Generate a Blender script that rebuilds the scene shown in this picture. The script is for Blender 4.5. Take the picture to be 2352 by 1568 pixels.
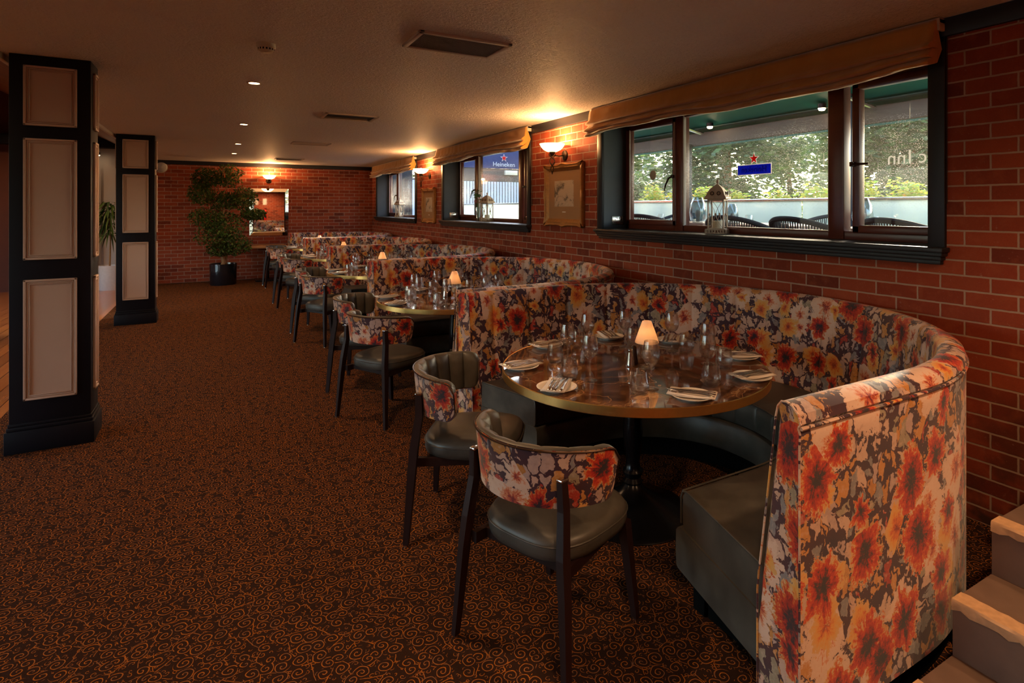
import bpy, bmesh, math, random
from math import sin, cos, pi, radians as R, atan2, sqrt, hypot
from mathutils import Vector, Matrix
random.seed(7)
C = bpy.context.scene.collection
sc = bpy.context.scene
for o in list(bpy.data.objects): bpy.data.objects.remove(o)

# ------------------------------------------------------------ camera, world, exposure
EYE = 1.54; PSI = R(30.37)
cam = bpy.data.cameras.new('camera'); camo = bpy.data.objects.new('camera', cam); C.objects.link(camo)
cam.sensor_width = 36; cam.lens = 1330/2352*36; cam.shift_x = -99/2352; cam.shift_y = -307/2352
cam.clip_start = .02; cam.clip_end = 300
camo.location = (0, 0, EYE); camo.rotation_euler = (pi/2, 0, -PSI)
sc.camera = camo
sc.view_settings.view_transform = 'Standard'; sc.view_settings.look = 'None'
sc.view_settings.gamma = 1; sc.view_settings.use_curve_mapping = False
sc.view_settings.exposure = 1.38
sc.cycles.transparent_max_bounces = 24
sc.cycles.caustics_reflective = False; sc.cycles.caustics_refractive = False
sc.cycles.sample_clamp_indirect = 4

w = bpy.data.worlds.new('world'); sc.world = w; w.use_nodes = True
nt = w.node_tree; nt.nodes.clear()
wo = nt.nodes.new('ShaderNodeOutputWorld'); bg = nt.nodes.new('ShaderNodeBackground'); sky = nt.nodes.new('ShaderNodeTexSky')
sky.sky_type = 'NISHITA'; sky.sun_disc = False; sky.sun_elevation = R(16); sky.sun_rotation = R(66)
sky.air_density = 1.0; sky.dust_density = 3.0; sky.ozone_density = 1.0
nt.links.new(sky.outputs[0], bg.inputs[0]); bg.inputs[1].default_value = .95
nt.links.new(bg.outputs[0], wo.inputs[0])
sun = bpy.data.lights.new('sun', 'SUN'); sun.energy = 3.0; sun.angle = R(2); sun.color = (1, .86, .62)
suno = bpy.data.objects.new('sun', sun); C.objects.link(suno)
sd = Vector((sin(R(66))*cos(R(16)), cos(R(66))*cos(R(16)), sin(R(16))))
suno.rotation_euler = sd.to_track_quat('Z', 'Y').to_euler(); suno.location = (30, 14, 12)

def lamp(name, kind, loc, power, col, rad=.03, rot=None, spot=None, blend=.6):
    l = bpy.data.lights.new(name, kind); l.energy = power; l.color = col
    if kind != 'SUN': l.shadow_soft_size = rad
    if spot: l.spot_size = spot; l.spot_blend = blend
    o = bpy.data.objects.new(name, l); C.objects.link(o); o.location = loc
    if rot: o.rotation_euler = rot
    return o
WARM = (1.0, .50, .18); DOWN = (1.0, .56, .27)

# ------------------------------------------------------------ node helpers
class NT:
    def __init__(s, name):
        s.m = bpy.data.materials.new(name); s.m.use_nodes = True; s.t = s.m.node_tree; s.t.nodes.clear()
        s.out = s.t.nodes.new('ShaderNodeOutputMaterial')
    def n(s, typ, **kw):
        nd = s.t.nodes.new(typ)
        for k, v in kw.items(): setattr(nd, k, v)
        return nd
    def set(s, sock, v):
        if v is None: return
        if isinstance(v, bpy.types.NodeSocket): s.t.links.new(v, sock)
        else:
            if isinstance(v, (tuple, list)) and len(v) == 3 and sock.type == 'RGBA': v = (*v, 1)
            sock.default_value = v
    def m_(s, op, a, b=None, c=None, clamp=False):
        nd = s.n('ShaderNodeMath', operation=op, use_clamp=clamp)
        s.set(nd.inputs[0], a); s.set(nd.inputs[1], b); s.set(nd.inputs[2], c)
        return nd.outputs[0]
    def v_(s, op, a, b=None, sc_=None):
        nd = s.n('ShaderNodeVectorMath', operation=op)
        s.set(nd.inputs[0], a); s.set(nd.inputs[1], b)
        if sc_ is not None: s.set(nd.inputs['Scale'], sc_)
        return nd.outputs['Value'] if op in ('LENGTH', 'DISTANCE', 'DOT_PRODUCT') else nd.outputs[0]
    def mix(s, f, a, b, bt='MIX'):
        nd = s.n('ShaderNodeMix', data_type='RGBA', blend_type=bt)
        s.set(nd.inputs[0], f); s.set(nd.inputs[6], a); s.set(nd.inputs[7], b)
        return nd.outputs[2]
    def ramp(s, f, stops, interp='LINEAR'):
        nd = s.n('ShaderNodeValToRGB'); cr = nd.color_ramp; cr.interpolation = interp
        while len(cr.elements) < len(stops): cr.elements.new(.5)
        for e, (p, c) in zip(cr.elements, stops):
            e.position = p; e.color = (*c, 1) if len(c) == 3 else c
        s.set(nd.inputs[0], f); return nd.outputs[0]
    def noise(s, v, scale, detail=2, rough=.5, dist=0, dim='3D', col=False):
        nd = s.n('ShaderNodeTexNoise', noise_dimensions=dim)
        s.set(nd.inputs['Vector'], v); nd.inputs['Scale'].default_value = scale; nd.inputs['Detail'].default_value = detail
        nd.inputs['Roughness'].default_value = rough; nd.inputs['Distortion'].default_value = dist
        return nd.outputs[1] if col else nd.outputs[0]
    def vor(s, v, scale, feature='F1', dim='2D', rnd=1.0):
        nd = s.n('ShaderNodeTexVoronoi', voronoi_dimensions=dim, feature=feature)
        s.set(nd.inputs['Vector'], v); nd.inputs['Scale'].default_value = scale
        nd.inputs['Randomness'].default_value = rnd
        return nd
    def sep(s, v):
        nd = s.n('ShaderNodeSeparateXYZ'); s.set(nd.inputs[0], v); return nd.outputs
    def comb(s, x, y, z=0.0):
        nd = s.n('ShaderNodeCombineXYZ'); s.set(nd.inputs[0], x); s.set(nd.inputs[1], y); s.set(nd.inputs[2], z); return nd.outputs[0]
    def sepc(s, c):
        nd = s.n('ShaderNodeSeparateColor'); s.set(nd.inputs[0], c); return nd.outputs
    def obj(s): return s.n('ShaderNodeTexCoord').outputs['Object']
    def uv(s): return s.n('ShaderNodeTexCoord').outputs['UV']
    def pos(s): return s.n('ShaderNodeNewGeometry').outputs['Position']
    def bump(s, h, strength=.3, dist=.01, nrm=None):
        nd = s.n('ShaderNodeBump'); nd.inputs['Strength'].default_value = strength; nd.inputs['Distance'].default_value = dist
        s.set(nd.inputs['Height'], h); s.set(nd.inputs['Normal'], nrm); return nd.outputs[0]
    def bsdf(s, col, rough=.6, metal=0, nrm=None, spec=.5, coat=0, sheen=0, trans=0):
        p = s.n('ShaderNodeBsdfPrincipled')
        s.set(p.inputs['Base Color'], col); s.set(p.inputs['Roughness'], rough); s.set(p.inputs['Metallic'], metal)
        p.inputs['Specular IOR Level'].default_value = spec; p.inputs['Coat Weight'].default_value = coat
        p.inputs['Coat Roughness'].default_value = .05
        p.inputs['Sheen Weight'].default_value = sheen; p.inputs['Transmission Weight'].default_value = trans
        s.set(p.inputs['Normal'], nrm)
        return p.outputs[0]
    def done(s, sh):
        s.t.links.new(sh, s.out.inputs[0]); return s.m

def plain(name, col, rough=.6, metal=0, spec=.5, coat=0, var=.12, bump=0, scale=30, sheen=0):
    t = NT(name); p = t.obj()
    n = t.noise(p, scale, 3)
    c = t.mix(n, tuple(x*(1-var) for x in col), tuple(min(1, x*(1+var)) for x in col))
    nr = t.bump(n, bump, .004) if bump else None
    r = t.m_('ADD', rough-.04, t.m_('MULTIPLY', n, .08))
    return t.done(t.bsdf(c, r, metal, nr, spec, coat, sheen))
def emis(name, col, st):
    t = NT(name); e = t.n('ShaderNodeEmission'); e.inputs[0].default_value = (*col, 1); e.inputs[1].default_value = st
    return t.done(e.outputs[0])

def glass_mat(name, tint=(.97, .98, .98), base=.03, power=1.0, rough=.02, drops=False, refr=0):
    t = NT(name)
    lw = t.n('ShaderNodeLayerWeight'); lw.inputs[0].default_value = .5
    f = t.m_('ADD', t.m_('MULTIPLY', t.m_('POWER', lw.outputs['Facing'], 2.2), .85*power), base, clamp=True)
    tr = t.n('ShaderNodeBsdfTransparent'); tr.inputs[0].default_value = (*tint, 1)
    gl = t.n('ShaderNodeBsdfGlossy'); gl.inputs['Roughness'].default_value = rough
    mx = t.n('ShaderNodeMixShader'); t.set(mx.inputs[0], f); t.t.links.new(tr.outputs[0], mx.inputs[1]); t.t.links.new(gl.outputs[0], mx.inputs[2])
    if refr:
        g = t.n('ShaderNodeBsdfGlass'); g.inputs['IOR'].default_value = 1.45; g.inputs['Roughness'].default_value = .0
        m3 = t.n('ShaderNodeMixShader'); m3.inputs[0].default_value = refr
        t.t.links.new(mx.outputs[0], m3.inputs[1]); t.t.links.new(g.outputs[0], m3.inputs[2]); return t.done(m3.outputs[0])
    if not drops: return t.done(mx.outputs[0])
    p = t.pos(); x, y, z = t.sep(p)
    pv = t.comb(y, t.m_('MULTIPLY', z, .75))
    v = t.vor(pv, 190); big = t.noise(pv, 3.5, 3)
    rr = t.m_('MULTIPLY', t.sepc(v.outputs['Color'])[0], .42)
    d = t.m_('LESS_THAN', v.outputs['Distance'], t.m_('SUBTRACT', rr, t.m_('MULTIPLY', t.m_('SUBTRACT', .82, big), .50)))
    st = t.m_('GREATER_THAN', t.noise(t.comb(t.m_('MULTIPLY', y, 120), t.m_('MULTIPLY', z, 3)), 1, 2), .72)
    st = t.m_('MULTIPLY', st, .25)
    zz = t.m_('MULTIPLY', t.m_('SMOOTH_MIN', t.m_('MULTIPLY', t.m_('SUBTRACT', z, 1.5), 5), 1.0, .2), t.m_('SUBTRACT', 1.0, t.m_('MULTIPLY', t.m_('SUBTRACT', z, 1.98), 4), clamp=True), clamp=True)
    haze = t.m_('MULTIPLY', t.m_('MULTIPLY', t.m_('MAXIMUM', t.m_('MULTIPLY', d, .5), t.m_('ADD', st, .03)), zz), 1.0, clamp=True)
    tl = t.n('ShaderNodeBsdfTranslucent'); tl.inputs[0].default_value = (.95, .93, .88, 1)
    m2 = t.n('ShaderNodeMixShader'); t.set(m2.inputs[0], haze)
    t.t.links.new(mx.outputs[0], m2.inputs[1]); t.t.links.new(tl.outputs[0], m2.inputs[2])
    return t.done(m2.outputs[0])

def brick_mat(name, ax='y', scorch=True):
    t = NT(name); p = t.obj(); x, y, z = t.sep(p)
    u = {'y': y, 'x': x}[ax]
    wv = t.noise(p, 25, 2, col=True)
    wob = t.v_('SCALE', t.v_('SUBTRACT', wv, (.5, .5, .5)), sc_=.004)
    v = t.v_('ADD', t.comb(u, z), wob)
    b = t.n('ShaderNodeTexBrick'); b.offset = .5; t.set(b.inputs['Vector'], v)
    b.inputs['Scale'].default_value = 1; b.inputs['Brick Width'].default_value = .225; b.inputs['Row Height'].default_value = .075
    b.inputs['Mortar Size'].default_value = .0052; b.inputs['Mortar Smooth'].default_value = .25; b.inputs['Bias'].default_value = 0
    b.inputs['Color1'].default_value = (0, 0, 0, 1); b.inputs['Color2'].default_value = (1, 1, 1, 1); b.inputs['Mortar'].default_value = (.5, .5, .5, 1)
    per = t.sepc(b.outputs['Color'])[0]
    bc = t.ramp(per, [(0, (.15, .024, .011)), (.3, (.26, .042, .016)), (.7, (.34, .062, .022)), (1, (.29, .046, .018))])
    fine = t.noise(p, 260, 3, .7); mid = t.noise(p, 14, 4, .6)
    bc = t.mix(t.m_('MULTIPLY', t.m_('SUBTRACT', fine, .5, clamp=True), 1.6, clamp=True), bc, (.07, .015, .008))
    bc = t.mix(t.m_('MULTIPLY', t.m_('SUBTRACT', mid, .5, clamp=True), 1.6, clamp=True), bc, (.38, .095, .035))
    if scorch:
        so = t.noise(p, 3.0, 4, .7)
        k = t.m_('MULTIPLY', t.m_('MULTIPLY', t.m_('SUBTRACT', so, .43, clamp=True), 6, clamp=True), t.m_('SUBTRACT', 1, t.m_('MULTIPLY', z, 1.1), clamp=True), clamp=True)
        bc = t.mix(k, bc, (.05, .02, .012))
    mc = t.mix(mid, (.33, .21, .15), (.45, .30, .23))
    eff = t.m_('MULTIPLY', t.m_('SUBTRACT', t.noise(p, 60, 4, .7), .63, clamp=True), 5, clamp=True)
    bc = t.mix(t.m_('MULTIPLY', eff, .5), bc, (.5, .36, .28))
    c = t.mix(b.outputs['Fac'], bc, mc)
    h = t.m_('ADD', t.m_('MULTIPLY', t.m_('SUBTRACT', 1, b.outputs['Fac']), 1.0), t.m_('MULTIPLY', fine, .25))
    return t.done(t.bsdf(c, .82, 0, t.bump(h, .7, .007), .3))

def floral_mat():
    t = NT('floral_velvet'); uv = t.uv()
    ws = t.v_('SCALE', t.v_('SUBTRACT', t.noise(uv, 8, 3, .6, dim='2D', col=True), (.5, .5, .5)), sc_=.12)
    wf = t.v_('SCALE', t.v_('SUBTRACT', t.noise(uv, 55, 4, .7, dim='2D', col=True), (.5, .5, .5)), sc_=.022)
    p = t.v_('ADD', uv, t.v_('ADD', ws, wf)); x, y, _ = t.sep(p)
    ps = t.comb(x, t.m_('MULTIPLY', y, .62))
    v = t.vor(ps, 24); cr = t.sepc(v.outputs['Color'])
    base = t.ramp(cr[0], [(0, (.52, .34, .27)), (.20, (.42, .30, .28)), (.32, (.50, .22, .05)), (.47, (.20, .20, .22)), (.60, (.54, .37, .29)), (.74, (.43, .18, .03)), (.85, (.28, .24, .17)), (.92, (.34, .018, .010))], 'CONSTANT')
    wash = t.noise(uv, 42, 5, .75, dim='2D')
    base = t.mix(t.m_('MULTIPLY', t.m_('SUBTRACT', wash, .50, clamp=True), 3.0, clamp=True), base, (.55, .38, .30))
    base = t.mix(t.m_('MULTIPLY', t.m_('SUBTRACT', .46, wash, clamp=True), 2.5, clamp=True), base, (.22, .14, .10))
    navy = t.mix(t.noise(uv, 12, 2, dim='2D'), (.014, .012, .035), (.07, .014, .02))
    # petals outlined by brush strokes that swell and fade
    ed = t.vor(ps, 24, 'DISTANCE_TO_EDGE').outputs['Distance']
    sn = t.noise(uv, 13, 3, .6, dim='2D')
    th = t.m_('MULTIPLY', t.m_('SUBTRACT', sn, .38, clamp=True), .95)
    base = t.mix(t.m_('LESS_THAN', ed, th), base, navy)
    # long leaf strokes in two directions
    for sx, sy, q in ((1.9, .62, 0), (.7, 1.7, 4.2)):
        lv = t.comb(t.m_('ADD', t.m_('MULTIPLY', t.m_('ADD', x, t.m_('MULTIPLY', y, .5)), sx), q), t.m_('MULTIPLY', y, sy))
        lf = t.noise(lv, 13, 2, .45, .5, dim='2D')
        base = t.mix(t.m_('GREATER_THAN', lf, .66), base, navy)
    def flowers(scale, off, rad, act, stops, sq=.72, ragged=.9):
        q = t.v_('ADD', t.v_('ADD', uv, t.v_('SCALE', ws, sc_=.3)), (off, off*.7, 0))
        vv = t.vor(q, scale, rnd=.9); rc = t.sepc(vv.outputs['Color'])
        d = t.v_('SUBTRACT', q, vv.outputs['Position']); dx, dy, _ = t.sep(d)
        r = t.m_('SQRT', t.m_('ADD', t.m_('MULTIPLY', dx, dx), t.m_('MULTIPLY', t.m_('MULTIPLY', dy, dy), sq)))
        a = t.m_('ARCTAN2', dy, dx); ca, sa = t.m_('COSINE', a), t.m_('SINE', a)
        seed = t.m_('MULTIPLY', rc[1], 40)
        lobes = t.m_('MULTIPLY', t.m_('SUBTRACT', t.noise(t.comb(t.m_('MULTIPLY', ca, 1.3), t.m_('MULTIPLY', sa, 1.3), seed), 1.5, 2, .5), .5), 1.5)
        rg = t.m_('MULTIPLY', t.m_('SUBTRACT', t.noise(uv, 50, 4, .75, dim='2D'), .5), ragged)
        streak = t.m_('MULTIPLY', t.m_('SUBTRACT', t.noise(t.comb(t.m_('MULTIPLY', ca, 5), t.m_('MULTIPLY', sa, 5), t.m_('ADD', seed, t.m_('MULTIPLY', r, 25))), 1.3, 4, .75), .5), 1.15)
        rr = t.m_('MULTIPLY', t.m_('ADD', t.m_('ADD', 1.0, lobes), t.m_('MULTIPLY', t.m_('SUBTRACT', rc[2], .5), .85)), rad)
        tt = t.m_('ADD', t.m_('DIVIDE', r, rr), rg)
        on = t.m_('MULTIPLY', t.m_('LESS_THAN', tt, 1.0), t.m_('GREATER_THAN', rc[0], act))
        return on, t.ramp(t.m_('ADD', tt, streak), stops)
    on2, c2 = flowers(5.6, .37, .075, .66, [(0, (.10, .01, .03)), (.16, (.42, .04, .02)), (.3, (.60, .22, .09)), (.5, (.66, .48, .39)), (1, (.62, .43, .34))])
    base = t.mix(on2, base, c2)
    on3, c3 = flowers(6.3, 1.9, .050, .62, [(0, (.20, .02, .02)), (.3, (.60, .12, .02)), (.6, (.66, .30, .05)), (1, (.60, .36, .14))])
    base = t.mix(on3, base, c3)
    on1, c1 = flowers(5.0, 0, .064, .40, [(0, (.012, .01, .022)), (.26, (.030, .012, .02)), (.38, (.20, .006, .006)), (.62, (.42, .014, .005)), (.84, (.56, .065, .010)), (.94, (.55, .22, .035)), (1, (.58, .36, .20))], .62, 1.25)
    base = t.mix(on1, base, c1)
    fib = t.noise(uv, 900, 1, dim='2D')
    base = t.mix(t.m_('MULTIPLY', fib, .25), base, (.2, .12, .1), 'MULTIPLY')
    return t.done(t.bsdf(base, .62, 0, t.bump(fib, .12, .001), .3, sheen=.25))

def carpet_mat():
    t = NT('swirl_carpet'); x0, y0, _ = t.sep(t.obj()); p0 = t.comb(x0, y0)
    wv = t.v_('SCALE', t.v_('SUBTRACT', t.noise(p0, 22, 1, dim='2D', col=True), (.5, .5, .5)), sc_=.012)
    p = t.v_('ADD', p0, wv)
    def spir(scale, pitch, lw, rmin, rvar, off):
        q = t.v_('ADD', p, (off, off*1.7, 0)); v = t.vor(q, scale, rnd=.72); rc = t.sepc(v.outputs['Color'])
        d = t.v_('SUBTRACT', q, v.outputs['Position']); dx, dy, _ = t.sep(d)
        r = t.v_('LENGTH', d); a = t.m_('DIVIDE', t.m_('ARCTAN2', dy, dx), 2*pi)
        hand = t.m_('SIGN', t.m_('SUBTRACT', rc[0], .5))
        k = t.m_('FRACT', t.m_('ADD', t.m_('ADD', t.m_('DIVIDE', r, pitch), t.m_('MULTIPLY', a, hand)), rc[1]))
        ln = t.m_('LESS_THAN', t.m_('ABSOLUTE', t.m_('SUBTRACT', k, .5)), lw)
        rm = t.m_('ADD', rmin, t.m_('MULTIPLY', rc[2], rvar))
        inn = t.m_('LESS_THAN', r, rm)
        return t.m_('MULTIPLY', ln, inn), inn
    l1, i1 = spir(17, .0148, .105, .022, .011, 0)
    l2, i2 = spir(40, .0105, .10, .0075, .005, 3.3)
    e = t.vor(t.v_('ADD', p, (7.1, 2.2, 0)), 13, 'DISTANCE_TO_EDGE').outputs['Distance']
    l3 = t.m_('LESS_THAN', e, .017)
    rest = t.m_('MAXIMUM', t.m_('MULTIPLY', l2, i2), t.m_('MULTIPLY', l3, 1.0))
    ln = t.m_('MAXIMUM', l1, t.m_('MULTIPLY', rest, t.m_('SUBTRACT', 1, i1)))
    cn = t.noise(p0, 30, 3, .6, dim='2D')
    lc = t.ramp(cn, [(.3, (.26, .12, .06)), (.5, (.42, .145, .032)), (.7, (.52, .16, .018))])
    pile = t.noise(p0, 480, 2, .6, dim='2D')
    c = t.mix(ln, (.038, .019, .013), lc)
    c = t.mix(.55, c, t.mix(pile, (.25, .25, .25), (1, 1, 1)), 'MULTIPLY')
    return t.done(t.bsdf(c, 1.0, 0, t.bump(pile, .5, .004), .05))

def marble_mat():
    t = NT('brown_marble'); p = t.obj()
    wp = t.v_('ADD', p, t.v_('SCALE', t.noise(p, 2.0, 4, .6, col=True), sc_=.5))
    n = t.noise(t.v_('MULTIPLY', wp, (1, 3.2, 1)), 4, 6, .65, .6)
    c = t.ramp(n, [(.30, (.035, .016, .010)), (.48, (.09, .042, .022)), (.60, (.20, .095, .045)), (.66, (.40, .23, .12)), (.70, (.16, .08, .045)), (.85, (.075, .035, .02))])
    vn = t.m_('ABSOLUTE', t.m_('SUBTRACT', t.noise(wp, 2.4, 3, .5), .5))
    c = t.mix(t.m_('LESS_THAN', vn, .0035), c, (.30, .18, .10))
    return t.done(t.bsdf(c, .04, 0, None, .6, coat=.6))

def wood_mat(name, a, b, rough=.4, ax=0, sc_=3, boards=0, coat=0, spec=.5):
    t = NT(name); p = t.obj(); s = [30, 30, 30]; s[ax] = 2
    n = t.noise(t.v_('MULTIPLY', p, tuple(s)), sc_/3, 4, .6, .4)
    c = t.mix(n, a, b); nr = None
    if boards:
        xs = t.sep(p); u = xs[1 if ax == 0 else 0]
        k = t.m_('DIVIDE', u, boards); fr = t.m_('FRACT', k)
        wn = t.n('ShaderNodeTexWhiteNoise', noise_dimensions='1D'); t.set(wn.inputs['W'], t.m_('FLOOR', k))
        c = t.mix(t.m_('MULTIPLY', wn.outputs[0], .6), c, tuple(q*.5 for q in a), 'MIX')
        g = t.m_('LESS_THAN', fr, .06); c = t.mix(g, c, tuple(q*.15 for q in a))
        nr = t.bump(t.m_('SUBTRACT', 1, g), .5, .004)
    return t.done(t.bsdf(c, rough, 0, nr, spec, coat=coat))

def leather_mat(name, col):
    t = NT(name); p = t.obj(); n = t.noise(p, 7, 5, .65); f = t.noise(p, 420, 2)
    c = t.mix(t.m_('MULTIPLY', t.m_('SUBTRACT', n, .3, clamp=True), 2.4, clamp=True), tuple(q*.55 for q in col), tuple(q*1.35 for q in col))
    r = t.m_('ADD', .33, t.m_('MULTIPLY', n, .2))
    return t.done(t.bsdf(c, r, 0, t.bump(f, .12, .001), .5))

def ceiling_mat():
    t = NT('textured_ceiling'); p = t.obj()
    n = t.noise(p, 34, 4, .6, 1.2); n2 = t.noise(p, .9, 4, .6)
    c = t.mix(n2, (.64, .57, .54), (.74, .67, .64))
    return t.done(t.bsdf(c, .6, 0, t.bump(n, 1.0, .02), .35))

def velvet_mat():
    t = NT('ochre_velvet'); p = t.obj(); n = t.noise(t.v_('MULTIPLY', p, (1, 1, .35)), 9, 4, .6)
    c = t.mix(n, (.46, .20, .035), (.62, .30, .075))
    return t.done(t.bsdf(c, .8, 0, t.bump(n, .3, .02), .2, sheen=.6))

def foliage_mat(name, cols, tr=.4):
    t = NT(name)
    oi = t.n('ShaderNodeNewGeometry'); 
    c = t.ramp(oi.outputs['Random Per Island'], [(i/max(1, len(cols)-1), q) for i, q in enumerate(cols)])
    d = t.bsdf(c, .5, 0, None, .4)
    tl = t.n('ShaderNodeBsdfTranslucent'); t.set(tl.inputs[0], c)
    mx = t.n('ShaderNodeMixShader'); mx.inputs[0].default_value = tr
    t.t.links.new(d, mx.inputs[1]); t.t.links.new(tl.outputs[0], mx.inputs[2])
    return t.done(mx.outputs[0])

def sketch_mat():
    t = NT('old_print'); uv = t.uv()
    n = t.noise(uv, 2.3, 5, .6, .4, dim='2D'); n2 = t.noise(uv, 30, 4, .7, dim='2D')
    k = t.m_('MULTIPLY', t.m_('SUBTRACT', t.m_('ADD', n, t.m_('MULTIPLY', t.m_('SUBTRACT', n2, .5), .5)), .5, clamp=True), 7, clamp=True)
    c = t.mix(k, (.50, .38, .28), (.10, .075, .055))
    return t.done(t.bsdf(c, .5))

def shade_mat(name, col, st):
    # frosted glass lamp shade: translucent body, faint glow of the flame inside
    t = NT(name)
    tl = t.n('ShaderNodeBsdfTranslucent'); tl.inputs[0].default_value = (.9, .8, .7, 1)
    df = t.bsdf((.82, .72, .68), .35)
    mx = t.n('ShaderNodeMixShader'); mx.inputs[0].default_value = .6
    t.t.links.new(df, mx.inputs[1]); t.t.links.new(tl.outputs[0], mx.inputs[2])
    z = t.sep(t.obj())[2]; 
    e = t.n('ShaderNodeEmission'); e.inputs[0].default_value = (*col, 1); e.inputs[1].default_value = st
    ad = t.n('ShaderNodeAddShader'); t.t.links.new(mx.outputs[0], ad.inputs[0]); t.t.links.new(e.outputs[0], ad.inputs[1])
    return t.done(ad.outputs[0])

M = dict(
 brick=brick_mat('brick_side', 'y'), brickx=brick_mat('brick_end', 'x', False), floral=floral_mat(), carpet=carpet_mat(),
 marble=marble_mat(), ceiling=ceiling_mat(), velvet=velvet_mat(), leather=leather_mat('grey_leather', (.060, .056, .048)),
 leatherdk=leather_mat('dark_leather', (.035, .038, .042)),
 brass=plain('brushed_brass', (.80, .48, .15), .36, 1.0, var=.1, scale=60), darkwood=wood_mat('dark_stained_wood', (.010, .0035, .003), (.020, .006, .005), .5, 2, spec=.25),
 navy=plain('navy_paint', (.006, .006, .010), .5, spec=.2, var=.15, scale=8), bluegrey=plain('blue_grey_paint', (.05, .062, .078), .6, var=.2, scale=9, bump=.2),
 trimgrey=plain('charcoal_paint', (.018, .017, .021), .45, spec=.3, var=.15, scale=8), cream=plain('cream_panel', (.50, .35, .27), .5, var=.06, scale=6),
 black=plain('black_metal', (.010, .010, .012), .25, .6, var=.2), blackpl=plain('black_plinth', (.004, .004, .004), .9, spec=.05),
 mahog=wood_mat('mahogany_frame', (.10, .018, .010), (.16, .034, .018), .3, 1), glass=glass_mat('clear_glass', base=.05, power=.8),
 crystal=glass_mat('drinking_glass', (.99, .99, .99), base=.035, power=.6, refr=.2), pane=glass_mat('window_pane', base=.02, power=.25, drops=True), smoke=glass_mat('smoked_glass', (.68, .74, .77), .06, .8),
 frost=None, steel=plain('polished_steel', (.62, .58, .54), .18, 1.0, var=.05), chrome=plain('chrome', (.7, .68, .66), .1, 1.0, var=.03),
 white=plain('white_china', (.78, .74, .68), .25, var=.03), linen=plain('white_napkin', (.70, .62, .54), .85, var=.06, bump=.3, scale=300),
 bronze=plain('dark_bronze', (.05, .03, .02), .4, .8), gilt=plain('gilt_frame', (.36, .16, .04), .45, .45, var=.35, scale=40, bump=.4),
 mount=plain('tan_mount', (.36, .19, .085), .8, var=.08, scale=4), sketch=sketch_mat(), plastic=plain('ivory_plastic', (.55, .48, .36), .45),
 lantern=plain('cream_tin', (.48, .36, .26), .45, var=.15, scale=40, bump=.2), wax=plain('wax', (.72, .62, .44), .5), mirror=plain('mirror_glass', (.82, .80, .78), .02, 1.0, var=.01),
 concrete=plain('painted_step', (.125, .080, .060), .75, var=.25, scale=14, bump=.35), nosing=plain('worn_cream_paint', (.42, .26, .14), .7, var=.35, scale=45, bump=.6),
 tealdk=plain('dark_teal_slat', (.012, .05, .042), .7, var=.1), teal=plain('teal_awning', (.006, .13, .105), .6, var=.1, scale=4), beam=plain('brown_grey_beam', (.055, .038, .032), .6, var=.08, scale=5), rope=plain('charcoal_rope', (.035, .035, .04), .8, bump=.4, scale=200),
 teak=wood_mat('teak_top', (.30, .16, .09), (.42, .25, .15), .5, 1), paving=plain('grey_paving', (.32, .31, .29), .8, var=.2, scale=3), bluefab=plain('blue_canopy', (.010, .016, .075), .7, var=.1, scale=5),
 stickerblue=plain('sticker_blue', (.01, .06, .75), .5, var=.03), red=plain('sticker_red', (.75, .02, .02), .5, var=.03), letter=plain('letter_dark', (.008, .02, .12), .5, var=.03),
 whiteletter=plain('white_lettering', (.85, .85, .85), .5, var=.03), potwhite=plain('white_pot', (.62, .6, .62), .35), potblack=plain('black_pot', (.008, .009, .014), .22, coat=.5),
 soil=plain('soil', (.03, .018, .01), .95, bump=.6, scale=60), bark=plain('bark', (.26, .14, .06), .8, var=.3, scale=40, bump=.5),
 ficus=foliage_mat('ficus_leaves', [(.03, .075, .012), (.07, .13, .015), (.02, .055, .012), (.13, .13, .02)], .25),
 flowerred=plain('red_petals', (.45, .015, .04), .5), flowergreen=plain('stem_green', (.05, .12, .02), .5),
 tree=foliage_mat('tree_leaves', [(.05, .10, .035), (.08, .14, .04), (.035, .07, .04), (.12, .15, .06)], .5),
 hedge=foliage_mat('hedge_leaves', [(.30, .45, .04), (.55, .50, .05), (.18, .40, .05), (.65, .35, .06)], .45),
 floorwood=wood_mat('varnished_boards', (.40, .13, .035), (.58, .22, .06), .22, 1, boards=.12, coat=.3),
 pine=wood_mat('pine_ceiling', (.22, .08, .03), (.32, .13, .05), .5, 0, boards=.1), darkred=plain('dark_red_wall', (.09, .022, .012), .7, var=.2, scale=4),
 curtain=plain('pale_curtain', (.42, .36, .30), .9, var=.15, scale=6), whitewall=plain('pale_wall', (.42, .38, .38), .8, var=.05, scale=4), bluechair=plain('blue_fabric', (.02, .05, .14), .8),
 tan=plain('tan_wall', (.45, .2, .08), .7), grille=plain('vent_grille', (.10, .065, .045), .6, var=.1), duct=plain('dark_duct', (.01, .007, .006), .9),
 ceilingtrim=plain('pale_trim', (.5, .42, .36), .6), field=plain('far_ground', (.20, .25, .10), .9, var=.3, scale=.4), farwall=plain('far_render', (.42, .44, .52), .9, var=.1, scale=1),
 signpaper=plain('sign_paper', (.7, .7, .68), .6), extred=plain('extinguisher_red', (.5, .01, .008), .3),
)
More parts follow.
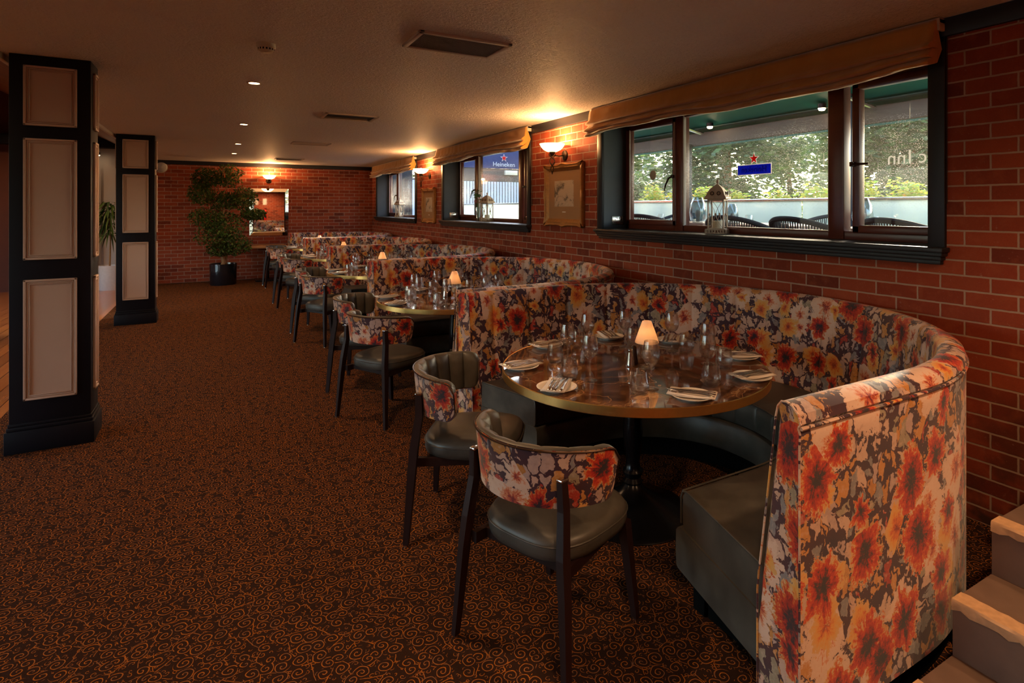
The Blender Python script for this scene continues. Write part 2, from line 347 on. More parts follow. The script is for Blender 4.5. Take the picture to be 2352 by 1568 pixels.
def frost_mat():
    t = NT('frosted_glass'); tr = t.n('ShaderNodeBsdfTransparent'); tr.inputs[0].default_value = (.9, .95, .93, 1)
    tl = t.n('ShaderNodeBsdfTranslucent'); tl.inputs[0].default_value = (.66, .74, .71, 1)
    df = t.bsdf((.60, .68, .66), .3)
    a = t.n('ShaderNodeMixShader'); a.inputs[0].default_value = .5; t.t.links.new(tl.outputs[0], a.inputs[1]); t.t.links.new(df, a.inputs[2])
    z = t.sep(t.pos())[2]; f = t.m_('ADD', .62, t.m_('MULTIPLY', t.noise(t.pos(), 1.2, 3), .4), clamp=True)
    b = t.n('ShaderNodeMixShader'); t.set(b.inputs[0], f); t.t.links.new(tr.outputs[0], b.inputs[1]); t.t.links.new(a.outputs[0], b.inputs[2])
    return t.done(b.outputs[0])
M['frost'] = frost_mat()
def sticker_mat(name, col):
    t = NT(name); tl = t.n('ShaderNodeBsdfTranslucent'); tl.inputs[0].default_value = (*col, 1)
    mx = t.n('ShaderNodeMixShader'); mx.inputs[0].default_value = .75
    t.t.links.new(t.bsdf(col, .5), mx.inputs[1]); t.t.links.new(tl.outputs[0], mx.inputs[2]); return t.done(mx.outputs[0])
M['stickerblue'] = sticker_mat('sticker_blue_film', (.01, .07, .85)); M['red'] = sticker_mat('sticker_red_film', (.85, .02, .02)); M['whiteletter'] = sticker_mat('white_film', (.9, .9, .9)); M['letter'] = sticker_mat('dark_blue_film', (.005, .02, .35))
M['bowl'] = shade_mat('sconce_glass', (1.0, .60, .25), 1.3)
M['shade'] = shade_mat('table_lamp_glass', (1.0, .36, .10), .035)
M['flame'] = emis('flame', (1.0, .55, .18), 9)
M['bulb'] = emis('bulb', (1.0, .72, .40), 22)
M['downlight'] = emis('downlight_disc', (1.0, .62, .30), 16)

# ------------------------------------------------------------ mesh builder
class MB:
    def __init__(s): s.v = []; s.f = []; s.uv = {}; s.has = False
    def add(s, vs, fs, uvs=None):
        b = len(s.v); s.v += [tuple(v) for v in vs]; i0 = len(s.f)
        s.f += [tuple(b+i for i in f) for f in fs]
        if uvs:
            s.has = True
            for k, u in enumerate(uvs): s.uv[i0+k] = u
        return s
    def box(s, x0, x1, y0, y1, z0, z1, bev=0):
        if bev:
            b = min(bev, abs(x1-x0)/2.01, abs(y1-y0)/2.01, abs(z1-z0)/2.01)
            bm = bmesh.new(); bmesh.ops.create_cube(bm, size=1)
            for v in bm.verts: v.co = Vector(((x0+x1)/2+v.co.x*(x1-x0), (y0+y1)/2+v.co.y*(y1-y0), (z0+z1)/2+v.co.z*(z1-z0)))
            bmesh.ops.bevel(bm, geom=bm.edges[:], offset=b, segments=2, affect='EDGES', profile=.5)
            bm.verts.index_update(); s.add([v.co for v in bm.verts], [[v.index for v in f.verts] for f in bm.faces]); bm.free(); return s
        vs = [(x, y, z) for x in (x0, x1) for y in (y0, y1) for z in (z0, z1)]
        return s.add(vs, [(0, 1, 3, 2), (4, 6, 7, 5), (0, 4, 5, 1), (2, 3, 7, 6), (0, 2, 6, 4), (1, 5, 7, 3)])
    def tube(s, pts, r, n=8, cap=True):
        pts = [Vector(p) for p in pts]; rs = r if isinstance(r, (list, tuple)) else [r]*len(pts)
        vs = []; up = Vector((0, 0, 1)); prev = None
        for i, p in enumerate(pts):
            d = (pts[min(i+1, len(pts)-1)]-pts[max(i-1, 0)]).normalized()
            if prev is None:
                a = d.cross(up if abs(d.z) < .95 else Vector((1, 0, 0))).normalized()
            else: a = (prev-d*prev.dot(d)).normalized()
            prev = a; b = d.cross(a)
            for k in range(n):
                t = 2*pi*k/n; vs.append(p+a*cos(t)*rs[i]+b*sin(t)*rs[i])
        fs = [(i*n+k, i*n+(k+1) % n, (i+1)*n+(k+1) % n, (i+1)*n+k) for i in range(len(pts)-1) for k in range(n)]
        if cap: fs += [tuple(range(n))[::-1], tuple((len(pts)-1)*n+k for k in range(n))]
        return s.add(vs, fs)
    def lathe(s, prof, n=24, c=(0, 0, 0)):
        vs = [(c[0]+r*cos(2*pi*k/n), c[1]+r*sin(2*pi*k/n), c[2]+z) for r, z in prof for k in range(n)]
        fs = [(i*n+k, i*n+(k+1) % n, (i+1)*n+(k+1) % n, (i+1)*n+k) for i in range(len(prof)-1) for k in range(n)]
        return s.add(vs, fs)
    def grid(s, fn, nu, nv, uvf=None, closed_u=False):
        vs = [fn(i, j) for i in range(nu) for j in range(nv)]; fs = []; uvs = []
        for i in range(nu if closed_u else nu-1):
            for j in range(nv-1):
                a, b = i, (i+1) % nu
                fs.append((a*nv+j, b*nv+j, b*nv+j+1, a*nv+j+1))
                if uvf: uvs.append([uvf(a, j), uvf(i+1, j), uvf(i+1, j+1), uvf(a, j+1)])
        return s.add(vs, fs, uvs if uvf else None)
    def leg(s, a, b, ra, rb):
        # square tapered leg from a to b; ra, rb = (half x, half y)
        a, b = Vector(a), Vector(b); vs = []
        for p, r in ((a, ra), (b, rb)):
            vs += [p+Vector((sx*r[0], sy*r[1], 0)) for sx, sy in ((-1, -1), (1, -1), (1, 1), (-1, 1))]
        return s.add(vs, [(0, 3, 2, 1), (4, 5, 6, 7), (0, 1, 5, 4), (1, 2, 6, 5), (2, 3, 7, 6), (3, 0, 4, 7)])
    def build(s, name, mat, parent=None, smooth=True, ang=35, xf=None):
        me = bpy.data.meshes.new(name); vs = s.v
        if xf is not None: vs = [xf @ Vector(v) for v in vs]
        me.from_pydata(vs, [], s.f); me.materials.append(mat if not isinstance(mat, str) else M[mat])
        if s.has:
            ul = me.uv_layers.new(name='UVMap'); d = ul.data
            for fi, p in enumerate(me.polygons):
                u = s.uv.get(fi)
                if u:
                    for k, li in enumerate(p.loop_indices): d[li].uv = u[k]
        bm = bmesh.new(); bm.from_mesh(me)
        if not s.has and not getattr(s, 'keep', False): bmesh.ops.remove_doubles(bm, verts=bm.verts, dist=1e-6)
        if not getattr(s, 'open', False): bmesh.ops.recalc_face_normals(bm, faces=bm.faces)
        bm.to_mesh(me); bm.free()
        if smooth:
            me.shade_smooth(); me.set_sharp_from_angle(angle=R(ang))
        o = bpy.data.objects.new(name, me); C.objects.link(o)
        if parent: o.parent = parent
        return o

def thing(name, label, cat, loc=(0, 0, 0), rz=0, group=None):
    o = bpy.data.objects.new(name, None); C.objects.link(o); o.empty_display_size = .1
    o.location = loc; o.rotation_euler = (0, 0, rz); o['label'] = label; o['category'] = cat
    if group: o['group'] = group
    return o
def tag(o, label, cat, group=None, loc=None, rz=None):
    o['label'] = label; o['category'] = cat
    if group: o['group'] = group
    if loc: o.location = loc
    if rz is not None: o.rotation_euler = (0, 0, rz)
    return o
def struct(o): o['kind'] = 'structure'; return o
def dup(root, loc, rz, label, group=None):
    def cp(o, parent):
        c = o.copy(); C.objects.link(c)
        if parent: c.parent = parent
        for ch in o.children: cp(ch, c)
        return c
    r = cp(root, None); r.location = loc
    r.rotation_euler = (0, 0, rz); r['label'] = label
    if group: r['group'] = group
    return r
def text_mb(body, size, depth=.001):
    cu = bpy.data.curves.new('t', 'FONT'); cu.body = body; cu.size = size; cu.extrude = depth; cu.align_x = 'CENTER'; cu.resolution_u = 3
    o = bpy.data.objects.new('t', cu); C.objects.link(o); dg = bpy.context.evaluated_depsgraph_get()
    me = bpy.data.meshes.new_from_object(o.evaluated_get(dg))
    mb = MB(); mb.add([v.co[:] for v in me.vertices], [tuple(p.vertices) for p in me.polygons])
    bpy.data.objects.remove(o); bpy.data.curves.remove(cu); bpy.data.meshes.remove(me); mb.keep = True
    return mb
def star_mb(r, c=(0, 0), depth=.001):
    vs = []
    for z in (-depth, depth):
        vs += [(c[0]+(r if k % 2 == 0 else r*.4)*sin(pi*k/5), c[1]+(r if k % 2 == 0 else r*.4)*cos(pi*k/5), z) for k in range(10)]
    return MB().add(vs, [tuple(range(10)), tuple(range(19, 9, -1))]+[(k, (k+1) % 10, 10+(k+1) % 10, 10+k) for k in range(10)])

# ------------------------------------------------------------ room shell
W = 3.23; WO = 3.58; H = 2.508; FY = 14.16; YB = -2.6; XL = -1.15
WINS = [(1.62+4.53*k, 4.60+4.53*k) for k in range(3)]; SZ0 = 1.335; SZ1 = 2.385

struct(MB().box(-1.36, W+.4, YB-.2, FY+.2, -.1, 0).build('floor', 'carpet', smooth=False))
struct(MB().box(-7, -1.36, YB-.2, FY+.6, -.1, 0).build('floor_boards', 'floorwood', smooth=False)).name = 'floor.001'
struct(MB().box(XL, W+.4, YB-.2, FY+.2, H, H+.1).build('ceiling', 'ceiling', smooth=False))
m = MB(); ys = [YB]+[q for a in WINS for q in a]+[FY]
m.box(W, WO, YB-.2, FY+.2, -.1, SZ0); m.box(W, WO, YB-.2, FY+.2, SZ1+.02, H+.1)
for i in range(0, len(ys), 2): m.box(W, WO, ys[i]-(.2 if i == 0 else 0), ys[i+1]+(.2 if i == 6 else 0), SZ0, SZ1+.02)
struct(m.build('wall_right', 'brick', smooth=False))
struct(MB().box(-1.36, W+.35, FY, FY+.25, -.1, H+.1).build('wall_far', 'brickx', smooth=False))
struct(MB().box(-7, W+.35, YB-.25, YB, -.1, H+1.6).build('wall_back', 'brickx', smooth=False))
# dark cornice boards under the ceiling
m = MB(); m.box(W-.022, W+.01, YB, FY, 2.415, H, .004); struct(m.build('trim_1', 'trimgrey'))
m = MB(); m.box(-1.3, W-.02, FY-.022, FY+.01, 2.425, H, .004); struct(m.build('trim_2', 'trimgrey'))

# ---- left room beyond the columns
struct(MB().box(-7, -1.36, FY+.05, FY+.3, 0, 4.4).build('wall_left_far', 'darkred', smooth=False))
m = MB(); m.box(-7.2, -7, YB, FY+.3, 0, .35); m.box(-7.2, -7, YB, FY+.3, 2.55, 4.6)
for a, b in ((YB, .5), (4.5, 6.6), (10.6, FY+.3)): m.box(-7.2, -7, a, b, .35, 2.55)
struct(m.build('wall_left', 'darkred', smooth=False))
for k, a in enumerate((.5, 6.6)):
    wn = struct(MB().box(-7.12, -7.06, a, a+4, .35, .41).build('window_%d' % (k+4), 'navy', smooth=False)); m = MB()
    for y in (a, a+1.31, a+2.63, a+3.94): m.box(-7.12, -7.06, y, y+.06, .35, 2.55)
    m.box(-7.12, -7.06, a, a+4, 2.49, 2.55); m.build('frame', 'navy', wn, smooth=False)
    MB().box(-7.095, -7.09, a, a+4, .4, 2.5).build('pane', 'glass', wn, smooth=False)
m = MB()
m.add([(XL-.02, YB, 2.56), (XL-.02, FY+.3, 2.56), (-4.1, FY+.3, 4.1), (-4.1, YB, 4.1), (-7.2, YB, 3.0), (-7.2, FY+.3, 3.0)], [(0, 1, 2, 3), (3, 2, 5, 4)])
m.open = True; o = struct(m.build('ceiling_pine', 'pine', smooth=False)); o.name = 'ceiling.001'
o.modifiers.new('t', 'SOLIDIFY').thickness = .05
struct(MB().box(XL-.03, XL, YB, FY, 2.47, 2.60, .006).build('trim_3', 'ceilingtrim'))
struct(MB().box(-7, -1.40, FY-.25, FY-.05, 2.69, 2.87, .01).build('trim_4', 'navy'))
struct(MB().box(-2.9, -1.38, FY-.02, FY+.05, 0, 2.69).build('trim_5', 'whitewall', smooth=False))
def curtain(x0, x1, y, label):
    m = MB(); n = 40
    m.grid(lambda i, j: (x0+(x1-x0)*i/n, y+.035*sin(i*1.25)*(1 if j else .7), 2.68-2.6*j/4), n+1, 5); m.open = True
    o = m.build('curtain', 'curtain'); o.modifiers.new('s', 'SOLIDIFY').thickness = .004
    tag(o, label, 'curtain')
curtain(-2.33, -2.02, FY-.12, 'pale full-length curtain gathered beside the white pot in the next room')
tag(MB().tube([(-1.98, FY-.14, .02), (-1.98, FY-.14, 2.69)], .018).build('post', 'black'), 'thin dark vertical post between curtain and pale wall in next room', 'post')

t = thing('wall_spotlight', 'tiny lit spotlight under the navy beam beyond the columns', 'spotlight', (-1.93, FY-.27, 2.56))
MB().tube([(0, 0, .03), (0, .03, .14)], .012, 8).build('bracket', 'black', t); MB().lathe([(.0005, .04), (.03, .035), (.034, -.02), (.0005, -.02)], 14).build('housing', 'black', t); MB().lathe([(.0005, -.035), (.022, -.03), (.03, -.019)], 14).build('lens', 'bulb', t)
# ---- columns
def column(x0, x1, y0, y1, label):
    t = thing('panelled_column', label, 'column', ((x0+x1)/2, (y0+y1)/2, 0), 0, 'navy panelled columns')
    hx, hy = (x1-x0)/2, (y1-y0)/2
    MB().box(-hx, hx, -hy, hy, 0, H, .004).build('shaft', 'navy', t)
    m = MB(); m.box(-hx-.02, hx+.02, -hy-.02, hy+.02, 0, .14, .004); m.box(-hx-.012, hx+.012, -hy-.012, hy+.012, .14, .165, .006); m.box(-hx-.006, hx+.006, -hy-.006, hy+.006, .165, .185, .005)
    m.build('skirting', 'navy', t)
    for (z0, z1) in ((2.06, 2.44), (1.21, 1.98), (.325, 1.085)):
        for face in range(4):
            hw = (hx if face % 2 == 0 else hy)-.07; d = (hy if face % 2 == 0 else hx)
            rot = Matrix.Rotation(face*pi/2, 4, 'Z')
            p = MB().box(-hw+.01, hw-.01, -d-.004, -d+.002, z0+.01, z1-.01).build('panel', 'cream', t, xf=rot)
            f = MB()
            for (b, th, o_) in ((0, .014, .012), (.016, .008, .007), (.026, .006, .010)):
                a0, a1, c0, c1 = -hw+b, hw-b, z0+b, z1-b; y = -d-o_-.004
                f.box(a0, a0+th, y, -d, c0, c1, .003); f.box(a1-th, a1, y, -d, c0, c1, .003)
                f.box(a0, a1, y, -d, c0, c0+th, .003); f.box(a0, a1, y, -d, c1-th, c1, .003)
            f.build('moulding', 'cream', p, xf=rot)
column(-1.115, -.71, 4.84, 5.10, 'nearest navy square column with cream moulded panels')
column(-1.125, -.705, 9.42, 9.67, 'farther navy square column with cream moulded panels')

# ---- windows
def window(k, y0, y1):
    ref = lambda y: y0+y
    t = struct(MB().box(3.50, 3.56, y0, y1, SZ0, SZ0+.055, .004).build('window_%d' % k, 'mahog'))
    f = MB(); L = y1-y0
    f.box(3.50, 3.56, y0, y1, SZ1-.06, SZ1, .004); f.box(3.50, 3.56, y1-.06, y1, SZ0, SZ1, .004); f.box(3.50, 3.56, y0, y0+.05, SZ0, SZ1, .004)
    f.box(3.49, 3.57, y1-.83, y1-.73, SZ0, SZ1, .006); f.box(3.49, 3.57, y0+.66, y0+.77, SZ0, SZ1, .006)
    f.build('frame', 'mahog', t)
    def sash(a, b, nm, wd):
        s_ = MB(); z0, z1 = SZ0+.045, SZ1-.05
        s_.box(3.485, 3.545, a, a+wd, z0, z1, .008); s_.box(3.485, 3.545, b-wd, b, z0, z1, .008)
        s_.box(3.485, 3.545, a, b, z0, z0+wd, .008); s_.box(3.485, 3.545, a, b, z1-wd, z1, .008)
        so = s_.build(nm, 'mahog', t)
        p = MB().box(3.512, 3.517, a+wd-.005, b-wd+.005, z0+wd-.005, z1-wd+.005).build('pane', 'pane', so)
        return so
    sash(y1-.75, y1-.04, 'sash', .05).name = 'sash'
    sash(y0+.03, y0+.60, 'sash', .05)
    p = MB().box(3.512, 3.517, y0+.76, y1-.82, SZ0+.05, SZ1-.05).build('pane', 'pane', t)
    b = MB()
    for a in (y0+.765, y1-.835): b.box(3.49, 3.52, a-.006, a+.006, SZ0+.05, SZ1-.05, .002)
    for a in (y1-.095, y1-.73+.0): b.box(3.478, 3.49, a-.005, a+.005, SZ0+.09, SZ1-.09, .002)
    b.build('glazing_bead', 'ceilingtrim', t)
    h = MB(); h.box(3.455, 3.487, y1-.735, y1-.715, 1.80, 1.83, .004); h.tube([(3.46, y1-.725, 1.815), (3.445, y1-.70, 1.80), (3.44, y1-.665, 1.74), (3.44, y1-.65, 1.69)], [.008, .009, .008, .005]); h.build('handle', 'bronze', t)
    h = MB(); h.box(3.455, 3.487, y0+.575, y0+.60, 1.80, 1.83, .004); h.tube([(3.46, y0+.585, 1.815), (3.45, y0+.54, 1.812), (3.45, y0+.47, 1.812)], [.008, .008, .006]); h.build('handle', 'bronze', t)
    # reveals
    r = MB(); e = .012
    r.box(W+.005, 3.50, y1-e, y1+.001, SZ0, SZ1); r.box(W+.005, 3.50, y0-.001, y0+e, SZ0, SZ1); r.box(W+.005, 3.50, y0, y1, SZ1-e, SZ1+.001)
    struct(r.build('trim_%d' % (10+k), 'bluegrey', smooth=False))
    a = MB(); a.box(W-.018, W+.01, y1-.01, y1+.075, SZ0-.01, SZ1+.08, .006); a.box(W-.018, W+.01, y0-.075, y0+.01, SZ0-.01, SZ1+.08, .006)
    a.box(W-.018, W+.01, y0-.075, y1+.075, SZ1, SZ1+.08, .006)
    struct(a.build('trim_%d' % (20+k), 'trimgrey'))
    s_ = MB(); s_.box(W-.075, 3.50, y0-.09, y1+.09, SZ0-.022, SZ0, .006) if False else None
    s_.box(W-.075, W+.01, y0-.09, y1+.06, SZ0-.024, SZ0+.002, .006); s_.box(W-.01, 3.50, y0+.005, y1-.005, SZ0-.02, SZ0+.002)
    s_.box(W-.058, W+.01, y0-.08, y1+.05, SZ0-.045, SZ0-.022, .006); s_.box(W-.045, W+.01, y0-.07, y1+.04, SZ0-.066, SZ0-.043, .006); s_.box(W-.03, W+.01, y0-.06, y1+.03, SZ0-.088, SZ0-.064, .005)
    struct(s_.build('trim_%d' % (30+k), 'trimgrey'))
for k, (a, b) in enumerate(WINS): window(k+1, a, b)

# roman blinds
def blind(y0, y1, label, seed):
    rnd = random.Random(seed); n = 90
    t = thing('roman_blind', label, 'blind', (W-.06, (y0+y1)/2, 0), 0, 'ochre roman blinds over the windows')
    prof = [(-.02, 2.495), (-.028, 2.47), (-.035, 2.43), (-.042, 2.385), (-.075, 2.360), (-.086, 2.345), (-.055, 2.338), (-.042, 2.34), (-.06, 2.318), (-.092, 2.298), (-.096, 2.286), (-.058, 2.280), (-.045, 2.283), (-.07, 2.268), (-.090, 2.250), (-.080, 2.240), (-.03, 2.245), (.0, 2.255)]
    ph = [rnd.uniform(0, 6) for _ in range(8)]
    def wav(y, k): return .007*sin(y*23+ph[0]+k*.35)+.014*sin(y*41+ph[1]+k*.5)*max(0, sin(y*1.4+ph[2]))**2+.012*sin(y*2.1+ph[3])+.006*sin(y*9+ph[4]-k*.6)
    L = y1-y0
    def fn(i, j):
        y = -L/2+L*i/n; x, z = prof[j]; k = min(1, j/4)
        return (x+wav(y, j)*k*.8, y, z-(.016*sin(y*2.6+ph[4])+.008*sin(y*7+ph[5]))*min(1, max(0, (j-4)/8)))
    m = MB(); m.grid(fn, n+1, len(prof)); m.open = True
    o = m.build('fabric', 'velvet', t, ang=50); o.modifiers.new('s', 'SOLIDIFY').thickness = .004
    for sgn in (-1, 1):
        e = MB(); pts = [fn(0 if sgn < 0 else n, j) for j in range(len(prof))]
        c = (.035, sgn*L/2, 2.35); e.add(pts+[c], [(j, j+1, len(pts)) for j in range(len(pts)-1)]); e.open = True; e.build('side_fold', 'velvet', t)
    b = MB(); b.box(-.015, .055, -L/2-.012, L/2+.012, 2.475, 2.503, .003); b.box(-.012, .05, -L/2-.012, -L/2+.004, 2.44, 2.50, .003)
    b.build('headrail', 'ceilingtrim', t)
    ch = MB()
    for q in (0, .02): ch.tube([(.045, -L/2-.008-q*.6, 2.47), (.045, -L/2-.008-q*.6, 1.56)], .0022, 5)
    ch.build('pull_chain', 'bronze', t)
blind(1.555, 4.70, 'ochre roman blind hanging over the nearest window', 1)
blind(6.04, 9.25, 'ochre roman blind hanging over the middle window', 2)
blind(10.57, 13.80, 'ochre roman blind hanging over the farthest window', 3)

# ---- sockets on window reveals
def socket(loc, label):
    t = thing('wall_socket', label, 'socket', loc, 0)
    MB().box(-.073, .073, -.008, 0, -.043, .043, .004).build('plate', 'steel', t)
    m = MB()
    for c in (-.037, .037):
        m.box(c-.003, c+.003, -.0095, -.007, .004, .014); m.box(c-.013, c-.007, -.0095, -.007, -.018, -.012); m.box(c+.007, c+.013, -.0095, -.007, -.018, -.012)
    m.build('pin_holes', 'blackpl', t)
    m = MB(); m.box(-.016, -.006, -.012, -.007, .018, .032, .001); m.box(.006, .016, -.012, -.007, .018, .032, .001); m.build('switch', 'white', t)
socket((3.40, 4.60-.012, 1.415), 'steel double socket low on the far reveal of the nearest window')
socket((3.40, 9.13-.012, 1.42), 'steel double socket low on the far reveal of the middle window')

# ---- ceiling fittings
DL = [(.257, 5.05), (.28, 7.61), (.292, 9.98), (.283, 11.77)]
nm = ['nearest', 'second nearest', 'third nearest', 'farthest']
t0 = None
for i, (x, y) in enumerate(DL):
    lab = '%s of the four glowing recessed ceiling spotlights' % nm[i]
    if t0 is None:
        t0 = thing('ceiling_spotlight', lab, 'spotlight', (x, y, H), 0, 'recessed ceiling spotlights')
        MB().lathe([(.036, -.001), (.040, -.006), (.052, -.006), (.055, 0)], 24).build('bezel', 'ceilingtrim', t0)
        MB().lathe([(.0005, -.004), (.037, -.004)], 24).build('lens', 'downlight', t0)
    else: dup(t0, (x, y, H), 0, lab)
DW = 29
for (x, y) in DL: lamp('spot', 'SPOT', (x, y, H-.03), DW, DOWN, .045, (0, 0, 0), R(150), 1.0)
for (x, y, p) in [(.26, 2.55, 1.2), (.26, .0, 1.2), (.26, -1.9, 1.6), (2.1, -1.9, 2.2), (2.5, -.9, 1.6), (-2.9, 3, 1.0), (-2.9, 8, 1.6), (-2.9, 12.6, 1.8), (2.0, .15, 1.5)]:  # unseen spots: row continued, near-wall light, more added as room fill
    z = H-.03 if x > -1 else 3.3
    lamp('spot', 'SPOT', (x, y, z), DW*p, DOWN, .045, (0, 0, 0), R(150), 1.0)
t = thing('smoke_detector', 'round ivory smoke detector on the ceiling', 'smoke detector', (.256, 3.81, H))
MB().lathe([(.052, 0), (.052, -.022), (.046, -.03)], 32).build('base', 'plastic', t)
m = MB().lathe([(.046, -.022), (.044, -.040), (.030, -.050), (.0005, -.052)], 32); m.build('cap', 'plastic', t)
m = MB()
for k in range(16):
    a = 2*pi*k/16; m.add([(.0455*cos(a+d), .0455*sin(a+d), z) for d, z in ((-.09, -.026), (.09, -.026), (.09, -.041), (-.09, -.041))], [(0, 1, 2, 3)])
m.open = True; m.build('vent_slots', 'blackpl', t)

def vent(x0, x1, y0, y1, kind, label):
    t = thing('ceiling_vent', label, 'ceiling vent', ((x0+x1)/2, (y0+y1)/2, H), 0)
    hx, hy = (x1-x0)/2, (y1-y0)/2; f = MB(); b = .03
    f.box(-hx, hx, -hy, -hy+b, -.014, .001, .004); f.box(-hx, hx, hy-b, hy, -.014, .001, .004); f.box(-hx, -hx+b, -hy, hy, -.014, .001, .004); f.box(hx-b, hx, -hy, hy, -.014, .001, .004)
    f.build('frame', 'ceilingtrim', t)
    MB().box(-hx+b, hx-b, -hy+b, hy-b, -.003, -.001).build('duct', 'duct', t, smooth=False)
    if kind == 'grille':
        g = MB(); n = 44
        for i in range(n): 
            x = -hx+b+(2*hx-2*b)*(i+.5)/n; g.box(x-.0032, x+.0032, -hy+b, hy-b, -.010, -.004)
        for i in range(16):
            y = -hy+b+(2*hy-2*b)*(i+.5)/16; g.box(-hx+b, hx-b, y-.0032, y+.0032, -.011, -.005)
        g.build('grille', 'grille', t, smooth=False)
    elif kind == 'flap':
        MB().box(-hx+b, hx-b-.04, hy-b-.09, hy-b-.075, -.018, -.003).build('flap', 'grille', t, smooth=False)
    else: MB().box(-hx+b, hx-b, -hy+b, hy-b, -.008, -.003).build('cover', 'ceilingtrim', t, smooth=False)
vent(.955, 1.515, 3.08, 3.43, 'grille', 'rectangular ceiling vent with brown mesh grille, the nearest one')
vent(.96, 1.50, 6.24, 6.62, 'flap', 'rectangular ceiling vent left open and dark, second nearest')
vent(.97, 1.50, 9.2, 9.55, 'cover', 'rectangular ceiling vent closed with a pale cover')
vent(1.0, 1.52, 12.4, 12.75, 'flap', 'thin dark ceiling vent nearest the far brick wall')
t = thing('globe_light', 'unlit white round wall light high on the brick behind the farther column', 'wall light', (-.95, FY, 2.36))
MB().lathe([(.09, 0), (.10, .02), (.095, .06), (.06, .09), (.0005, .10)], 24).build('diffuser', 'whitewall', t, xf=Matrix.Rotation(pi/2, 4, 'X'))
MB().lathe([(.0005, .0), (.11, .0), (.11, .018), (.0005, .018)], 24).build('backplate', 'plastic', t, xf=Matrix.Rotation(pi/2, 4, 'X'))

# ---- wall sconces
def sconce(loc, rz, label, out=.16, dy=0, twist=True):
    t = thing('wall_sconce', label, 'wall lamp', loc, rz, 'lit uplighter sconces')     # local: wall plane x=0, lamp towards -x
    MB().lathe([(.0005, .022), (.03, .022), (.052, .014), (.058, 0)], 28).build('wall_plate', 'bronze', t, xf=Matrix.Rotation(-pi/2, 4, 'Y'))
    MB().tube([(-.015, 0, 0), (-out*.5, 0, -.01), (-out, 0, .0)], .007).build('arm', 'bronze', t)
    pr = [(.0005, .028), (.05, .032), (.09, .052), (.118, .082), (.135, .115), (.131, .115), (.114, .086), (.087, .057), (.048, .037), (.0005, .033)]
    MB().lathe(pr, 40, (-out, 0, 0)).build('glass_bowl', 'bowl', t)
    MB().lathe([(.0005, .034), (.018, .06), (.022, .085), (.014, .112), (.0005, .125)], 14, (-out, 0, .004)).build('bulb', 'bulb', t)
    MB().lathe([(.0005, -.02), (.018, -.014), (.026, .01), (.034, .03), (.0005, .031)], 18, (-out, 0, 0)).build('holder', 'bronze', t)
    if twist:
        m = MB()
        for k in range(4):
            pts = []
            for i in range(40):
                u = i/39; r = .036*(1-u)**.8*min(1, .35+u*6)+.003; a = k*pi/2+(1 if k % 2 else -1)*u*9
                pts.append((-out+r*cos(a), r*sin(a), .03-.235*u))
            m.tube(pts, .0036, 5)
        m.build('twisted_wire_basket', 'bronze', t)
    c = Matrix.Rotation(rz, 3, 'Z') @ Vector((-out, 0, .15)); c += Vector(loc)
    lamp('sconce_lamp', 'POINT', c, 19, WARM, .03)
sconce((W, 5.30, 2.10), 0, 'lit glass bowl sconce between the nearest and middle windows')
sconce((W, 9.84, 2.10), 0, 'lit glass bowl sconce between the middle and farthest windows')
sconce((1.005, FY, 2.13), pi/2, 'lit glass bowl sconce above the mirror on the far wall', out=.15, twist=False)

# ---- framed prints
def picture(y0, y1, z0, z1, label):
    t = thing('framed_print', label, 'picture', (W, (y0+y1)/2, (z0+z1)/2), 0, 'gilt framed prints on the brick wall')
    hy, hz = (y1-y0)/2, (z1-z0)/2
    f = MB(); fw = .075
    prof = [(0, 0), (-.03, .002), (-.042, .012), (-.034, .026), (-.038, .040), (-.024, .052), (-.020, .062), (-.012, fw), (0, fw)]
    loop = [(-hy, -hz), (hy, -hz), (hy, hz), (-hy, hz)]
    for s in range(4):
        a, b = loop[s], loop[(s+1) % 4]; n = 24
        def fn(i, j, s=s, a=a, b=b):
            x, d = prof[j]; u = i/n
            ia = [a[0]-d*math.copysign(1, a[0]), a[1]-d*math.copysign(1, a[1])]; ib = [b[0]-d*math.copysign(1, b[0]), b[1]-d*math.copysign(1, b[1])]
            bul = 0
            if j in (1, 2, 3): 
                for c in (0, .5, 1): bul += .016*math.exp(-((u-c)/.075)**2)
            y = ia[0]+(ib[0]-ia[0])*u; z = ia[1]+(ib[1]-ia[1])*u
            nx = (0, -1) if s == 0 else (1, 0) if s == 1 else (0, 1) if s == 2 else (-1, 0)
            return (x-bul*.3, y+nx[0]*bul, z+nx[1]*bul)
        f.grid(fn, n+1, len(prof))
    f.build('frame', 'gilt', t, ang=50)
    MB().box(-.012, -.002, -hy+fw-.01, hy-fw+.01, -hz+fw-.01, hz-fw+.01).build('mount', 'mount', t, smooth=False)
    q = MB(); py, pz = hy*.50, hz*.42; zc = .015
    q.add([(-.0135, -py, zc-pz), (-.0135, py, zc-pz), (-.0135, py, zc+pz), (-.0135, -py, zc+pz)], [(0, 3, 2, 1)], [[(0, 0), (0, 1), (1, 1), (1, 0)]]); q.open = True
    q.build('print', 'sketch', t, smooth=False)
    MB().box(-.0135, -.012, -.035, .035, -hz*.55-.006, -hz*.55+.006).build('caption_plate', 'linen', t, smooth=False)
picture(4.91, 5.697, 1.345, 2.01, 'gilt framed print under the sconce nearest the camera')
picture(9.50, 10.20, 1.28, 1.88, 'gilt framed print farther away beside the farthest window')

